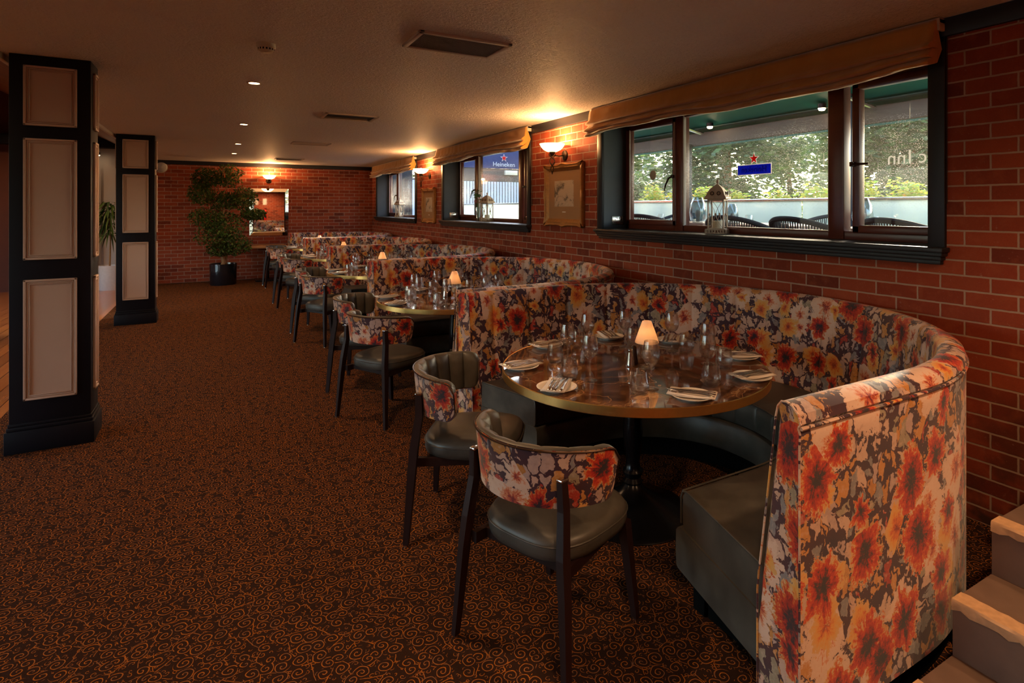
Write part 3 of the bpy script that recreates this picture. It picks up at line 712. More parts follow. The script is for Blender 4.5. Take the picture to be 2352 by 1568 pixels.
# ---- mirror, small table, plants on far side
t = thing('bevelled_mirror', 'rectangular wall mirror with slanted mirrored frame on the far brick wall', 'mirror', (1.0125, FY, 1.445))
MB().box(-.3, .3, -.022, -.016, -.42, .42, .002).build('mirror_glass', 'mirror', t, smooth=False)
m = MB(); a = (.385, .515, 0); b = (.32, .445, -.045); c = (.30, .42, -.020)
rings = []
for hx, hz, y in ((.385, .515, .0), (.385, .515, -.012), (.318, .443, -.050), (.298, .423, -.020)): rings += [(-hx, y, -hz), (hx, y, -hz), (hx, y, hz), (-hx, y, hz)]
m.add(rings, [(r*4+k, r*4+(k+1) % 4, r*4+4+(k+1) % 4, r*4+4+k) for r in range(3) for k in range(4)]); m.build('bevelled_frame', 'mirror', t, smooth=False)
t = thing('square_table', 'small brown table against the far wall under the mirror', 'table', (.93, FY-.42, 0))
MB().box(-.33, .37, -.36, .38, .70, .745, .006).build('table_top', wood_mat('brown_top', (.30, .13, .05), (.42, .2, .08), .4, 0), t)
MB().tube([(.02, 0, .04), (.02, 0, .70)], .035, 16).build('pedestal', 'black', t)
MB().box(-.22, .26, -.24, .24, 0, .03, .01).build('base', 'black', t)

def leafcloud(mb, pts, n, size, rnd, flat=.5, droop=0):
    for _ in range(n):
        c, rad = rnd.choice(pts); 
        while True:
            d = Vector((rnd.uniform(-1, 1), rnd.uniform(-1, 1), rnd.uniform(-1, 1)))
            if d.length < 1: break
        p = Vector(c)+Vector((d.x*rad[0], d.y*rad[1], d.z*rad[2])); s = size*rnd.uniform(.6, 1.25)
        a = rnd.uniform(0, 2*pi); u = Vector((cos(a), sin(a), rnd.uniform(-.5, .4)-droop)).normalized(); v = u.cross(Vector((rnd.uniform(-flat, flat), rnd.uniform(-flat, flat), 1))).normalized()
        q = [p, p+u*s*.5+v*s*.24, p+u*s, p+u*s*.5-v*s*.24]
        b = len(mb.v); mb.v += [tuple(x) for x in q]; mb.f.append((b, b+1, b+2, b+3))
rnd = random.Random(3)
t = thing('potted_fig_tree', 'tall leafy indoor fig tree in a glossy black pot by the far wall', 'plant', (.13, 13.42, 0))
MB().lathe([(.0005, 0), (.225, 0), (.235, .02), (.24, .30), (.245, .42), (.225, .42), (.22, .36), (.0005, .36)], 36).build('pot', 'potblack', t)
MB().lathe([(.0005, .365), (.22, .365)], 24).build('soil', 'soil', t)
m = MB(); ends = []
def branch(p0, p1, r0, r1, seed):
    q = random.Random(seed); pts = []; 
    for i in range(9):
        u = i/8; pts.append((p0[0]+(p1[0]-p0[0])*u+q.uniform(-.02, .02), p0[1]+(p1[1]-p0[1])*u+q.uniform(-.02, .02), p0[2]+(p1[2]-p0[2])*u))
    m.tube(pts, [r0+(r1-r0)*i/8 for i in range(9)], 7)
branch((0, 0, .36), (-.03, .02, 1.05), .042, .03, 1); branch((.06, .03, .36), (.03, 0, 1.2), .02, .015, 2)
branch((-.03, .02, 1.0), (-.0, 0, 1.75), .028, .016, 3); branch((0, 0, 1.7), (.12, -.03, 2.35), .014, .006, 4); branch((0, 0, 1.6), (-.3, .0, 2.25), .014, .006, 5)
for i, e in enumerate([(-.42, .0, 1.95), (.34, .0, 1.85), (-.38, .1, 1.45), (.5, -.05, 1.5), (-.3, -.15, 1.1), (.3, -.2, 1.05), (.2, .2, 2.1), (-.2, .2, 2.3)]):
    branch((-.01, .01, max(.9, e[2]-.55)), e, .013, .004, 20+i)
m.build('trunk', 'bark', t)
lf = MB(); lf.keep = True; lf.open = True
pts = [((-.30, 0, 2.15), (.26, .22, .22)), ((.08, 0, 2.2), (.28, .2, .24)), ((-.38, 0, 1.85), (.24, .25, .24)), ((.36, 0, 1.75), (.26, .25, .26)), ((-.28, 0, 1.35), (.34, .28, .22)), ((.06, -.05, 1.2), (.38, .28, .28)),
       ((-.12, -.05, 1.0), (.42, .28, .24)), ((.22, 0, .8), (.32, .25, .22)), ((.55, 0, 1.42), (.25, .18, .12)), ((-.05, 0, .72), (.26, .2, .15)), ((0, 0, 1.7), (.3, .2, .2))]
leafcloud(lf, pts, 8500, .062, rnd, .9, .8); lf.build('foliage', 'ficus', t, smooth=False)

t = thing('potted_palm', 'narrow leaved palm in a tall white pot beyond the columns', 'plant', (-1.72, 13.62, 0))
MB().lathe([(.0005, 0), (.155, 0), (.165, .02), (.17, .46), (.155, .46), (.15, .42), (.0005, .42)], 28).build('pot', 'potwhite', t)
MB().tube([(0, 0, .42), (.01, .01, .9), (.0, 0, 1.45)], [.016, .013, .01], 7).build('stem', 'bark', t)
lf = MB(); lf.keep = True; lf.open = True
for k in range(150):
    z = rnd.uniform(1.0, 1.7); a = rnd.uniform(0, 2*pi); L = rnd.uniform(.28, .45); el = rnd.uniform(.1, 1.1); u = Vector((cos(a), sin(a), 0)); v = Vector((-sin(a), cos(a), 0))
    P = [Vector((0, 0, z))+u*(L*s*cos(el*.4))+Vector((0, 0, L*(sin(el)*s-1.3*s*s))) for s in (0, .35, .7, 1)]; wd = (.004, .016, .012, .001)
    b = len(lf.v)
    for p, q in zip(P, wd): lf.v += [tuple(p+v*q), tuple(p-v*q)]
    for i in range(3): lf.f.append((b+2*i, b+2*i+1, b+2*i+3, b+2*i+2))
lf.build('fronds', 'ficus', t, smooth=False)

# ---- furniture glimpsed at the left edge
t = thing('side_chair', 'blue upholstered chair half hidden behind the nearest column', 'chair', (-2.55, 8.3, 0))
MB().box(-.24, .24, -.24, .24, .40, .49, .03).build('seat', 'bluechair', t)
m = MB(); m.grid(lambda i, j: ((.24+.04*j/6)*cos(pi*.1+pi*.8*i/12)*1.0, -.05-.22*sin(pi*.1+pi*.8*i/12)-.02*j/6, .5+.38*j/6), 13, 7); m.open = True
o = m.build('backrest', 'bluechair', t); o.modifiers.new('s', 'SOLIDIFY').thickness = .04
for sx in (-1, 1):
    for sy in (-1, 1): MB().leg((sx*.25, sy*.25, 0), (sx*.2, sy*.2, .41), (.014, .014), (.018, .018)).build('leg', 'black', t)
t = thing('dining_table', 'dark table in the next room seen left of the nearest column', 'table', (-2.75, 9.0, 0))
MB().box(-.45, .45, -.45, .45, .71, .75, .006).build('table_top', 'darkwood', t); MB().tube([(0, 0, .03), (0, 0, .71)], .03, 12).build('pedestal', 'black', t); MB().box(-.25, .25, -.25, .25, 0, .03, .008).build('base', 'black', t)

# ---- steps up to the terrace door
for k in range(5):
    x0 = 1.705+.25*k; z1 = .17*(k+1)
    st = thing('stair_tread', 'x', 'step', (x0, .92, z1), 0)
    xe = x0+.25 if k < 4 else W-.03
    MB().box(0, xe-x0, -1.5, 0, -z1, -.004, .004).build('riser_block', 'concrete', st)
    m = MB(); n = 60; rr = random.Random(k+9)
    def fn(i, j, rr=rr):
        y = -1.5+1.5*i/n; jit = rr.uniform(-.003, .003)
        return [(-.004+jit*.5, y, -.030+jit*2), (-.006+jit, y, -.006), (-.001+jit*.5, y, .0005), (.055+jit, y, .0005), (.055+jit, y, -.012)][j]
    m.grid(fn, n+1, 5); m.open = True; m.build('painted_nosing', 'nosing', st)
    st['label'] = ['lowest brown concrete step at the bottom right corner', 'second lowest brown step with long cream painted nosing', 'third step up with cream painted nosing touching right frame edge', 'fourth brown step up, at the right edge of the view', 'top landing step against the right brick wall'][k]
    st['group'] = 'concrete steps beside the nearest booth'

# ------------------------------------------------------------ curved booths
PITCH = 2.55; YC0 = 2.265; BR = 1.262; XC = 1.955; NAMES = ['nearest', 'second nearest', 'middle', 'second farthest', 'farthest']
def ustations(xs, nst=8, narc=44, sl=None):
    sl = sl or (lambda r: 0)
    # stations along the U: list of functions rad -> (x, y), with path length at radius 1.15
    st = []; L = 0
    for i in range(nst): 
        x = xs+(XC-xs)*i/nst; wt = (1-i/nst)**2; st.append((lambda r, x=x, wt=wt: (x-XC+sl(r)*wt, -r), x-xs))
    L = XC-xs
    for i in range(narc+1):
        a = -pi/2+pi*i/narc; st.append((lambda r, a=a: (r*cos(a), r*sin(a)), L+1.12*(a+pi/2)))
    L += 1.12*pi
    for i in range(1, nst+1):
        x = XC-(XC-xs)*i/nst; wt = (i/nst)**2; st.append((lambda r, x=x, wt=wt: (x-XC+sl(r)*wt, r), L+XC-x))
    return st
def usweep(mb, prof, xs, uv=True, caps=True, mod=None, nst=8, narc=44, sl=None):
    st = ustations(xs, nst, narc, sl); n = len(prof); lens = [0]
    for a, b in zip(prof, prof[1:]): lens.append(lens[-1]+hypot(b[0]-a[0], b[1]-a[1]))
    def fn(i, j):
        r, z = prof[j]
        if mod: r, z = mod(st[i][1], j, r, z)
        x, y = st[i][0](r); return (x, y, z)
    mb.grid(fn, len(st), n, (lambda i, j: (st[i][1], lens[j])) if uv else None)
    if caps:
        for i, fl in ((0, False), (len(st)-1, True)):
            vs = [fn(i, j) for j in range(n)]; f = tuple(range(n)); 
            uvs = [[(prof[j][0]*1.0+3.3+i, prof[j][1]) for j in f]] if uv else None
            mb.add(vs, [f], uvs)
    return fn, st
BP = [(BR-0.0600, 0.1), (BR+0.0000, 0.1), (BR+0.0000, 0.3), (BR+0.0000, 0.6), (BR+0.0000, 0.9), (BR+0.0020, 0.935), (BR-0.0040, 0.948), (BR-0.0030, 0.953), (BR+0.0040, 0.962), (BR-0.0040, 0.985), (BR-0.0300, 0.999), (BR-0.0546, 1.003), (BR-0.0798, 0.997), (BR-0.0941, 0.98), (BR-0.1008, 0.95), (BR-0.1117, 0.86), (BR-0.1243, 0.76), (BR-0.1369, 0.66), (BR-0.1495, 0.56), (BR-0.1613, 0.47), (BR-0.1663, 0.42), (BR-0.1663, 0.3), (BR-0.1663, 0.1)]
def backmod(s, j, r, z):
    if 14 <= j <= 20:
        f = (s/.285) % 1; d = min(f, 1-f)*.285
        r += .013*math.exp(-(d/.009)**2)+.004*math.exp(-(d/.04)**2)
    return r, z
def booth():
    t = thing('curved_booth', 'x', 'booth', (XC, YC0, 0), 0, 'floral curved booths along the window wall')
    m = MB(); XS = 1.345
    bs = lambda r: .032*min(1, max(0, BR-r)/.085)
    fn, st = usweep(m, BP, XS, mod=backmod, nst=50, narc=300, sl=bs)
    b = m.build('backrest', 'floral', t, ang=40)
    p = MB()
    p.tube([(*s[0](BR+.004), .950) for s in st[::5]]+[(*st[-1][0](BR+.004), .950)], .0055, 6)
    for i in (0, len(st)-1):
        sx = XS-XC-.002; sg = -1 if i == 0 else 1
        p.tube([(sx+bs(r), sg*r, z) for r, z in BP[1:]], .0032, 6)
    p.keep = True; pb = MB(); pb.v = p.v; pb.f = p.f
    for k, f in enumerate(pb.f): pb.uv[k] = [(pb.v[q][0]*1.2+pb.v[q][1], pb.v[q][2]) for q in f]
    pb.has = True; pb.build('piping', 'floral', b)
    xs = 1.545; cs = lambda r: -.26*max(0, r-.62)
    cp = [(BR-.19, .30), (BR-.19, .455), (BR-.30, .462), (BR-.50, .462), (.625, .460), (.602, .452), (.592, .435), (.590, .39), (.592, .33), (.598, .315), (.61, .31)]
    def cm(s, j, r, z):
        f = (s/.285) % 1; d = min(f, 1-f)*.285
        if 4 <= j <= 9: r += .006*math.exp(-(d/.009)**2)
        return r, z
    m = MB(); usweep(m, cp+[(BR-.19, .30)], xs, uv=False, mod=cm, nst=30, narc=240, sl=cs)
    c = m.build('seat_cushion', 'leather', t, ang=40)
    pp = MB(); st2 = ustations(xs, sl=cs); pp.tube([(*s[0](.598), .457) for s in st2], .004, 6)
    for sg in (-1, 1): pp.tube([(xs-XC-.001+cs(r), sg*r, z) for r, z in ((BR-.20, .459), (.62, .461), (.597, .452), (.589, .43), (.589, .33))], .004, 6)
    pp.build('piping', 'leather', c)
    m = MB(); usweep(m, [(BR-.19, .15), (BR-.19, .31), (.60, .31), (.575, .308), (.565, .295), (.563, .22), (.566, .16), (.575, .15), (BR-.19, .15)], xs-.005, uv=False, sl=cs)
    m.build('seat_base', 'leather', t, ang=40)
    m = MB(); usweep(m, [(BR-.03, 0), (BR-.03, .15), (.68, .15), (.68, 0), (BR-.03, 0)], xs+.05, uv=False)
    m.build('plinth', 'blackpl', t)
    for sg in (-1, 1):
        MB().box(xs-XC+.04, xs-XC+.10, sg*.64-.03, sg*.64+.03, 0, .16, .004).build('leg', 'blackpl', t)
    return t
b0 = booth()
BL = ['nearest floral horseshoe booth with the big rounded back at the right', 'second nearest floral horseshoe booth, directly behind the nearest one', 'middle one of the five floral horseshoe booths', 'second farthest of the five floral horseshoe booths', 'farthest floral horseshoe booth beside the far brick wall']
b0['label'] = BL[0]
for k in range(1, 5): dup(b0, (XC, YC0+PITCH*k, 0), 0, BL[k])

# ------------------------------------------------------------ chairs
def chair():
    t = thing('dining_chair', 'x', 'chair', (0, 0, 0), 0, 'floral backed tub chairs')
    RX, RY, CX = .262, .268, .01; A0, A1 = R(180-84), R(180+84); n = 108
    zt, zb = .775, .575
    def hz(i):
        u = i/n; d = min(u, 1-u)*(A1-A0)*.262; k = 0
        if d < .045: k = .045-sqrt(max(0, .045**2-(.045-d)**2))
        rise = -.018*abs(2*u-1)**2
        return k, rise
    def P(i, q, off, top=0):
        a = A0+(A1-A0)*i/n; k, rise = hz(i); z = (zb+k)+(zt+rise-k-zb-k)*q if True else 0
        lean = -.025*(q-.5); r = off-lean*-1*0+(.02*(q-.5))
        return (CX+(RX+r)*cos(a), (RY+r)*sin(a), z)
    sh = MB(); outp = [(0, -.012), (0, 0), (.25, .0), (.5, .0), (.75, .0), (.955, .0), (.975, -.005), (.985, -.012)]
    sh.grid(lambda i, j: P(i, outp[j][0], .018+outp[j][1]), n+1, len(outp), lambda i, j: (i/n*(A1-A0)*.28+.4, .6+outp[j][0]*.2))
    # ends and underside of the outer shell
    sh.grid(lambda i, j: P(i, 0, .006-.024*j), n+1, 2, lambda i, j: (i/n*.78+.4, .55+j*.03))
    for i in (0, n): sh.add([P(i, q, .018) for q in (0, .5, 1)]+[P(i, q, -.018) for q in (1, .5, 0)], [(0, 1, 2, 3, 4, 5)], [[(.1, .6), (.1, .7), (.1, .8), (.14, .8), (.14, .7), (.14, .6)]])
    s = sh.build('backrest', 'floral', t, ang=50)
    ln = MB(); nf = 9
    inp = [(0.02, -.012), (.03, -.022), (.25, -.026), (.5, -.026), (.75, -.024), (.95, -.020), (.995, -.010), (1.01, .0), (1.0, .010), (.985, .015), (.965, .012)]
    def fl(i, j):
        q, off = inp[j]; u = (i/n*nf) % 1; fluted = 1 if j < 6 else (.5 if j == 6 else .1)
        return P(i, q, off-.017*fluted*(abs(sin(pi*i/n*nf))**.5)+.008*fluted)
    ln.grid(fl, n+1, len(inp)); ln.open = False; ln.build('back_lining', 'leather', s, ang=60)
    pp = MB(); pp.tube([P(i, .968, .021) for i in range(0, n+1, 3)], .0035, 5)
    pp.tube([P(0, q, .020) for q in (.97, .7, .4, .1, 0)], .003, 5); pp.tube([P(n, q, .020) for q in (.97, .7, .4, .1, 0)], .003, 5)
    pp.build('piping', 'bronze', s)
    # seat
    def ring(sx, sy, z, m=44):
        out = []
        for k in range(m):
            a = 2*pi*k/m; e = 2/3.0; c, s_ = cos(a), sin(a)
            x = math.copysign(abs(c)**e, c); y = math.copysign(abs(s_)**e, s_)
            wy = .232-.020*(1-x)/2
            out.append((.02+x*.235*sx, y*wy*sy, z))
        return out
    lv = [(.0, .0, .375), (.90, .90, .375), (.975, .975, .385), (1.0, 1.0, .405), (1.0, 1.0, .428), (.995, .995, .436), (.985, .985, .443), (.95, .95, .455), (.85, .85, .464), (.6, .6, .471), (.3, .3, .474), (0, 0, .475)]
    m = MB(); rs = [ring(*l) for l in lv]; m.grid(lambda i, j: rs[j][i], 44, len(lv), closed_u=True)
    se = m.build('seat', 'leather', t, ang=60)
    pp = MB(); rg = ring(1.003, 1.003, .433); pp.tube(rg+[rg[0]], .0032, 5); pp.build('seam', 'leather', se)
    fr = MB()
    for sg in (-1, 1):
        fr.add([(-.215, sg*.205, .342), (.19, sg*.175, .354), (.19, sg*.175, .382), (-.215, sg*.205, .382), (-.215, sg*.182, .342), (.19, sg*.152, .354), (.19, sg*.152, .382), (-.215, sg*.182, .382)], [(0, 1, 2, 3), (7, 6, 5, 4), (0, 4, 5, 1), (3, 2, 6, 7), (0, 3, 7, 4), (1, 5, 6, 2)])
    fr.box(.16, .185, -.17, .17, .35, .382); fr.box(-.17, -.145, -.19, .19, .35, .382)
    fr.build('seat_frame', 'darkwood', t, smooth=False)
    for sg in (-1, 1):
        MB().leg((.232, sg*.206, .008), (.19, sg*.182, .38), (.012, .012), (.019, .019)).build('leg', 'darkwood', t)
        m = MB(); secs = [((-.250, sg*.252, .008), .0125), ((-.230, sg*.228, .33), .0185), ((-.222, sg*.216, .44), .019), ((-.203, sg*.203, .58), .017), ((-.206, sg*.199, .675), .0145)]
        vs = []
        for (x, y, z), r in secs: vs += [(x-r*1.0, y-r*.75, z), (x+r*1.0, y-r*.75, z), (x+r*1.0, y+r*.75, z), (x-r*1.0, y+r*.75, z)]
        m.add(vs, [(i*4+k, i*4+(k+1) % 4, i*4+4+(k+1) % 4, i*4+4+k) for i in range(4) for k in range(4)]+[(3, 2, 1, 0), (16, 17, 18, 19)])
        lg = m.build('leg', 'darkwood', t, smooth=False)
        MB().box(-.222, -.190, sg*.199-.012, sg*.199+.012, .673, .682, .003).build('leg_cap', 'steel', lg)
        MB().lathe([(.0005, 0), (.011, 0), (.010, .009), (.0005, .009)], 12, (-.25, sg*.252, 0)).build('foot', 'steel', lg)
        lx = t.children
        MB().lathe([(.0005, 0), (.011, 0), (.010, .009), (.0005, .009)], 12, (.232, sg*.206, 0)).build('foot', 'steel', t)
    return t
CH = [(1.068, 1.832, 21), (1.095, 2.685, -34), (1.11, 4.383, 28.6), (1.143, 5.20, -30), (1.12, 7.12, 31), (1.135, 7.86, -30), (1.15, 9.66, 28), (1.14, 10.43, -31), (1.16, 12.27, 27), (1.15, 12.97, -30)]
cl = ['nearer one, its back to the camera', 'farther one, turned sideways']
c0 = chair(); i = 0
for k in range(5):
    for q in range(2):
        x, y, a = CH[2*k+q]
        lab = 'floral tub chair at %s round table, %s' % (NAMES[k], cl[q])
        if i == 0: c0.location = (x, y, 0); c0.rotation_euler = (0, 0, R(a)); c0['label'] = lab
        else: dup(c0, (x, y, 0), R(a), lab)
        i += 1

# ------------------------------------------------------------ tables
TX, TY = 1.825, 2.335
def table():
    t = thing('round_table', 'x', 'table', (TX, TY, 0), 0, 'round marble tables in the booths')
    m = MB().lathe([(.0005, .748), (.651, .748), (.6515, .750), (.0005, .750)], 96); m.build('table_top', 'marble', t)
    m = MB().lathe([(.652, .7495), (.657, .7505), (.660, .749), (.660, .713), (.656, .710), (.0005, .710)], 96); m.build('brass_edge', 'brass', t)
    m = MB().lathe([(.0005, 0), (.300, 0), (.303, .006), (.296, .012), (.27, .020), (.20, .045), (.12, .085), (.06, .125), (.045, .15), (.0005, .15)], 64); m.build('base', 'black', t)
    m = MB().lathe([(.0005, .14), (.04, .145), (.050, .16), (.036, .178), (.048, .195), (.052, .21), (.040, .225), (.034, .26), (.046, .34), (.050, .42), (.044, .50), (.034, .60), (.030, .66), (.06, .69), (.12, .705), (.12, .711), (.0005, .711)], 40); m.build('pedestal', 'black', t)
    return t
t0 = table()
TL = ['%s round brown marble table with brass edge, in the %s floral booth' % (n, n) for n in NAMES]
t0['label'] = TL[0]
for k in range(1, 5): dup(t0, (TX, TY+PITCH*k, 0), 0.7*k, TL[k])

ZT = .7503
def wineglass():
    t = thing('wine_glass', 'x', 'wine glass', (0, 0, ZT), 0)
    pr = [(.0005, .0035), (.010, .004), (.033, .0005), (.0345, .001), (.034, .0022), (.012, .007), (.0055, .014), (.0042, .03), (.004, .075), (.005, .092), (.012, .100), (.024, .110), (.034, .126), (.0385, .145), (.037, .168), (.033, .190), (.0295, .208), (.0285, .208), (.032, .190), (.036, .168), (.0373, .145), (.033, .128), (.023, .113), (.010, .105), (.0005, .104)]
    MB().lathe(pr, 28).build('bowl_and_stem', 'glass', t, ang=70)
    return t
def single(mb, name, mat, lab, cat, loc, grp=None, ang=70):
    o = mb.build(name, mat, ang=ang); tag(o, lab, cat, grp, loc); return o
WG = MB().lathe([(.0005, .0035), (.010, .004), (.033, .0005), (.0345, .001), (.034, .0022), (.012, .007), (.0055, .014), (.0042, .03), (.004, .075), (.005, .092), (.012, .100), (.024, .110), (.034, .126), (.0385, .145), (.037, .168), (.033, .190), (.0295, .208), (.0285, .208), (.032, .190), (.036, .168), (.0373, .145), (.033, .128), (.023, .113), (.010, .105), (.0005, .104)], 28)
TG = MB().lathe([(.0005, .0005), (.028, .0005), (.036, .006), (.0415, .022), (.042, .040), (.039, .068), (.0345, .096), (.0335, .096), (.0378, .068), (.0405, .040), (.040, .024), (.034, .012), (.026, .009), (.0005, .009)], 28)
PL = MB().lathe([(.0005, .003), (.050, .003), (.052, .0005), (.058, .0005), (.060, .005), (.075, .009), (.088, .014), (.0885, .016), (.086, .0165), (.072, .0115), (.058, .0075), (.0005, .0065)], 40)
def napkin():
    m = MB()
    for q, (z, sh) in enumerate(((.0172, 0), (.0188, .004), (.0204, .008))):
        hw = .052-sh*.5; L = .098-sh
        m.grid(lambda i, j: (-L+2*L*i/8, -hw+2*hw*j/4, z+.0012*sin(i*.9+q)+.0035*(abs(-1+2*i/8)**3)), 9, 5)
    m.open = True; return m
NP = napkin()
def fork():
    m = MB(); m.grid(lambda i, j: ([-.095, -.06, -.02, .03, .048, .055][i], (-1 if j == 0 else 1)*[.0055, .0045, .003, .003, .008, .0115][i], .0035+[.0, .003, .004, .002, -.001, -.0015][i]), 6, 2)
    for k in range(4):
        y = -.0096+k*.0064; m.grid(lambda i, j: (.054+.038*i/3, y+(-1 if j == 0 else 1)*(.0016-.0008*i/3), .0022+[-.0, -.001, .000, .003][i]), 4, 2)
    return m
def knife():
    return MB().grid(lambda i, j: ([-.10, -.07, -.02, .0, .012, .06, .095, .102][i], [(-.006, .006), (-.0062, .0062), (-.0045, .0045), (-.004, .004), (-.0045, .0085), (-.0045, .0095), (-.0045, .006), (-.003, .0)][i][j], .003+[0, .001, .002, .002, .001, .0, .0, .0][i]), 8, 2)
def solid(o, th): md = o.modifiers.new('s', 'SOLIDIFY'); md.thickness = th; return o
FK = fork(); FK.open = True; KN = knife(); KN.open = True
def lampmk():
    t = thing('table_lamp', 'x', 'table lamp', (0, 0, ZT), 0, 'small lit table lamps')
    MB().lathe([(.0005, .0005), (.036, .0005), (.040, .006), (.036, .012), (.012, .020), (.009, .03), (.016, .045), (.034, .062), (.040, .085), (.040, .125), (.0385, .125), (.038, .085), (.032, .065), (.0005, .052)], 28).build('glass_base', 'crystal', t, ang=70)
    MB().lathe([(.0005, .055), (.019, .055), (.019, .085), (.0005, .085)], 18).build('tea_light', 'wax', t)
    MB().lathe([(.058, .128), (.0585, .130), (.054, .145), (.040, .185), (.024, .228), (.0225, .232), (.020, .233), (.0215, .226), (.038, .184), (.052, .145), (.0565, .130)], 40).build('shade', 'shade', t, ang=60)
    MB().lathe([(.0005, .150), (.005, .156), (.0065, .168), (.004, .182), (.0005, .196)], 12).build('flame', 'flame', t)
    return t
def shaker(mat, nm):
    t = thing(nm, 'x', 'shaker', (0, 0, ZT), 0)
    MB().lathe([(.0005, 0), (.021, 0), (.022, .003), (.0195, .02), (.0145, .06), (.0125, .075)], 20).build('body', mat, t)
    MB().lathe([(.0127, .074), (.0135, .078), (.0125, .088), (.006, .094), (.0005, .095)], 20).build('cap', 'chrome' if mat == 'steel' else 'bronze', t)
    return t
W_ = [(-.305, .135), (-.345, -.125), (-.065, .315), (.175, .295), (.355, .105), (.325, -.195), (.115, -.405), (-.185, -.365)]
T_ = [(-.325, .225), (-.415, -.055), (-.055, .425), (.265, .335), (.415, .055), (.345, -.285), (.075, -.465), (-.265, -.385)]
P_ = [(-.20, .525), (-.525, .215), (-.545, -.165), (.235, .53), (.495, .265), (.555, -.205), (.315, -.485), (-.115, -.545)]
PD = ['far left', 'leftmost', 'front left', 'back centre', 'back right', 'rightmost', 'front right', 'front centre']
lamp0 = lampmk(); sh0 = shaker('steel', 'salt_shaker'); sh1 = shaker('darkwood', 'pepper_shaker')
first = {}
def put(key, mb, name, mat, lab, cat, loc, rz, grp, th=0):
    if key not in first:
        o = mb.build(name, mat, ang=60); first[key] = o
        if th: solid(o, th)
    else:
        o = first[key].copy(); C.objects.link(o)
    tag(o, lab, cat, grp, loc, rz); return o
rn = random.Random(11)
for k in range(5):
    cx, cy = TX, TY+PITCH*k; T = NAMES[k]+' round table'; G = ' on the '+T
    for i in range(8):
        w_, t_, p_ = W_[i], T_[i], P_[i]
        if k: w_, t_, p_ = [(a+rn.uniform(-.02, .02), b+rn.uniform(-.02, .02)) for a, b in (w_, t_, p_)]
        if k and i in (5, 6, 7) and k > 1: pass
        put('w', WG, 'wine_glass', 'crystal', 'empty wine glass at the %s place on the %s' % (PD[i], T), 'wine glass', (cx+w_[0], cy+w_[1], ZT), 0, 'wine glasses'+G)
        put('t', TG, 'tumbler', 'crystal', 'short empty tumbler at the %s place on the %s' % (PD[i], T), 'tumbler', (cx+t_[0], cy+t_[1], ZT), 0, 'tumblers'+G)
        put('p', PL, 'side_plate', 'white', 'small white side plate at the %s place on the %s' % (PD[i], T), 'plate', (cx+p_[0], cy+p_[1], ZT), 0, 'side plates'+G)
        ang = atan2(-p_[1], -p_[0])+[-.3, .15, -.1, .1, .2, -.25, .1, .45][i]+ (1.57 if i == 2 else 0)*0
        if i in (0, 1): ang = [.1, .05][i]
        if i == 2: ang = R(48)
        if i == 7: ang = R(160-32)
        if i in (5, 6): ang = R(178-20*(i == 5)+150*0)-R(8)
        put('n', NP, 'napkin', 'linen', 'folded white napkin at the %s place on the %s' % (PD[i], T), 'napkin', (cx+p_[0], cy+p_[1], ZT), ang, 'napkins'+G, .0009)
        if k < 3:
            for q, (kd, off) in enumerate((('fork', .027), ('fork', .010), ('knife', -.010), ('knife', -.028))):
                side = ('outer', 'inner', 'inner', 'outer')[q]; r2 = ang+rn.uniform(-.07, .07)
                px = cx+p_[0]-sin(ang)*off+cos(ang)*(rn.uniform(-.006, .006)+.006*q); py = cy+p_[1]+cos(ang)*off
                put(kd, FK if kd == 'fork' else KN, kd, 'steel', '%s steel %s at the %s place on the %s' % (side, kd, PD[i], T), kd, (px, py, ZT+.022), r2, kd+'s'+G, .0016)
    # lamp and shakers
    lx, ly = (.005, -.105) if k == 0 else (-.02, -.06)
    lab = 'small table lamp with glowing cone shade on the '+T
    loc = (cx+lx, cy+ly, ZT)
    if k == 0: lamp0.location = loc; lamp0['label'] = lab; sh0.location = (cx-.05, cy-.045, ZT); sh0['label'] = 'polished metal salt shaker on the '+T; sh1.location = (cx+.0, cy-.01, ZT); sh1['label'] = 'dark pepper shaker behind the lamp on the '+T
    else:
        dup(lamp0, loc, 0, lab); dup(sh0, (cx-.075, cy+.02, ZT), 0, 'polished metal salt shaker on the '+T); dup(sh1, (cx-.03, cy+.05, ZT), 0, 'dark pepper shaker behind the lamp on the '+T)
    lamp('table_lamp_light', 'POINT', (loc[0], loc[1], ZT+.172), .06 if k == 0 else .55, (1, .44, .14) if k == 0 else (1, .27, .045), .008)

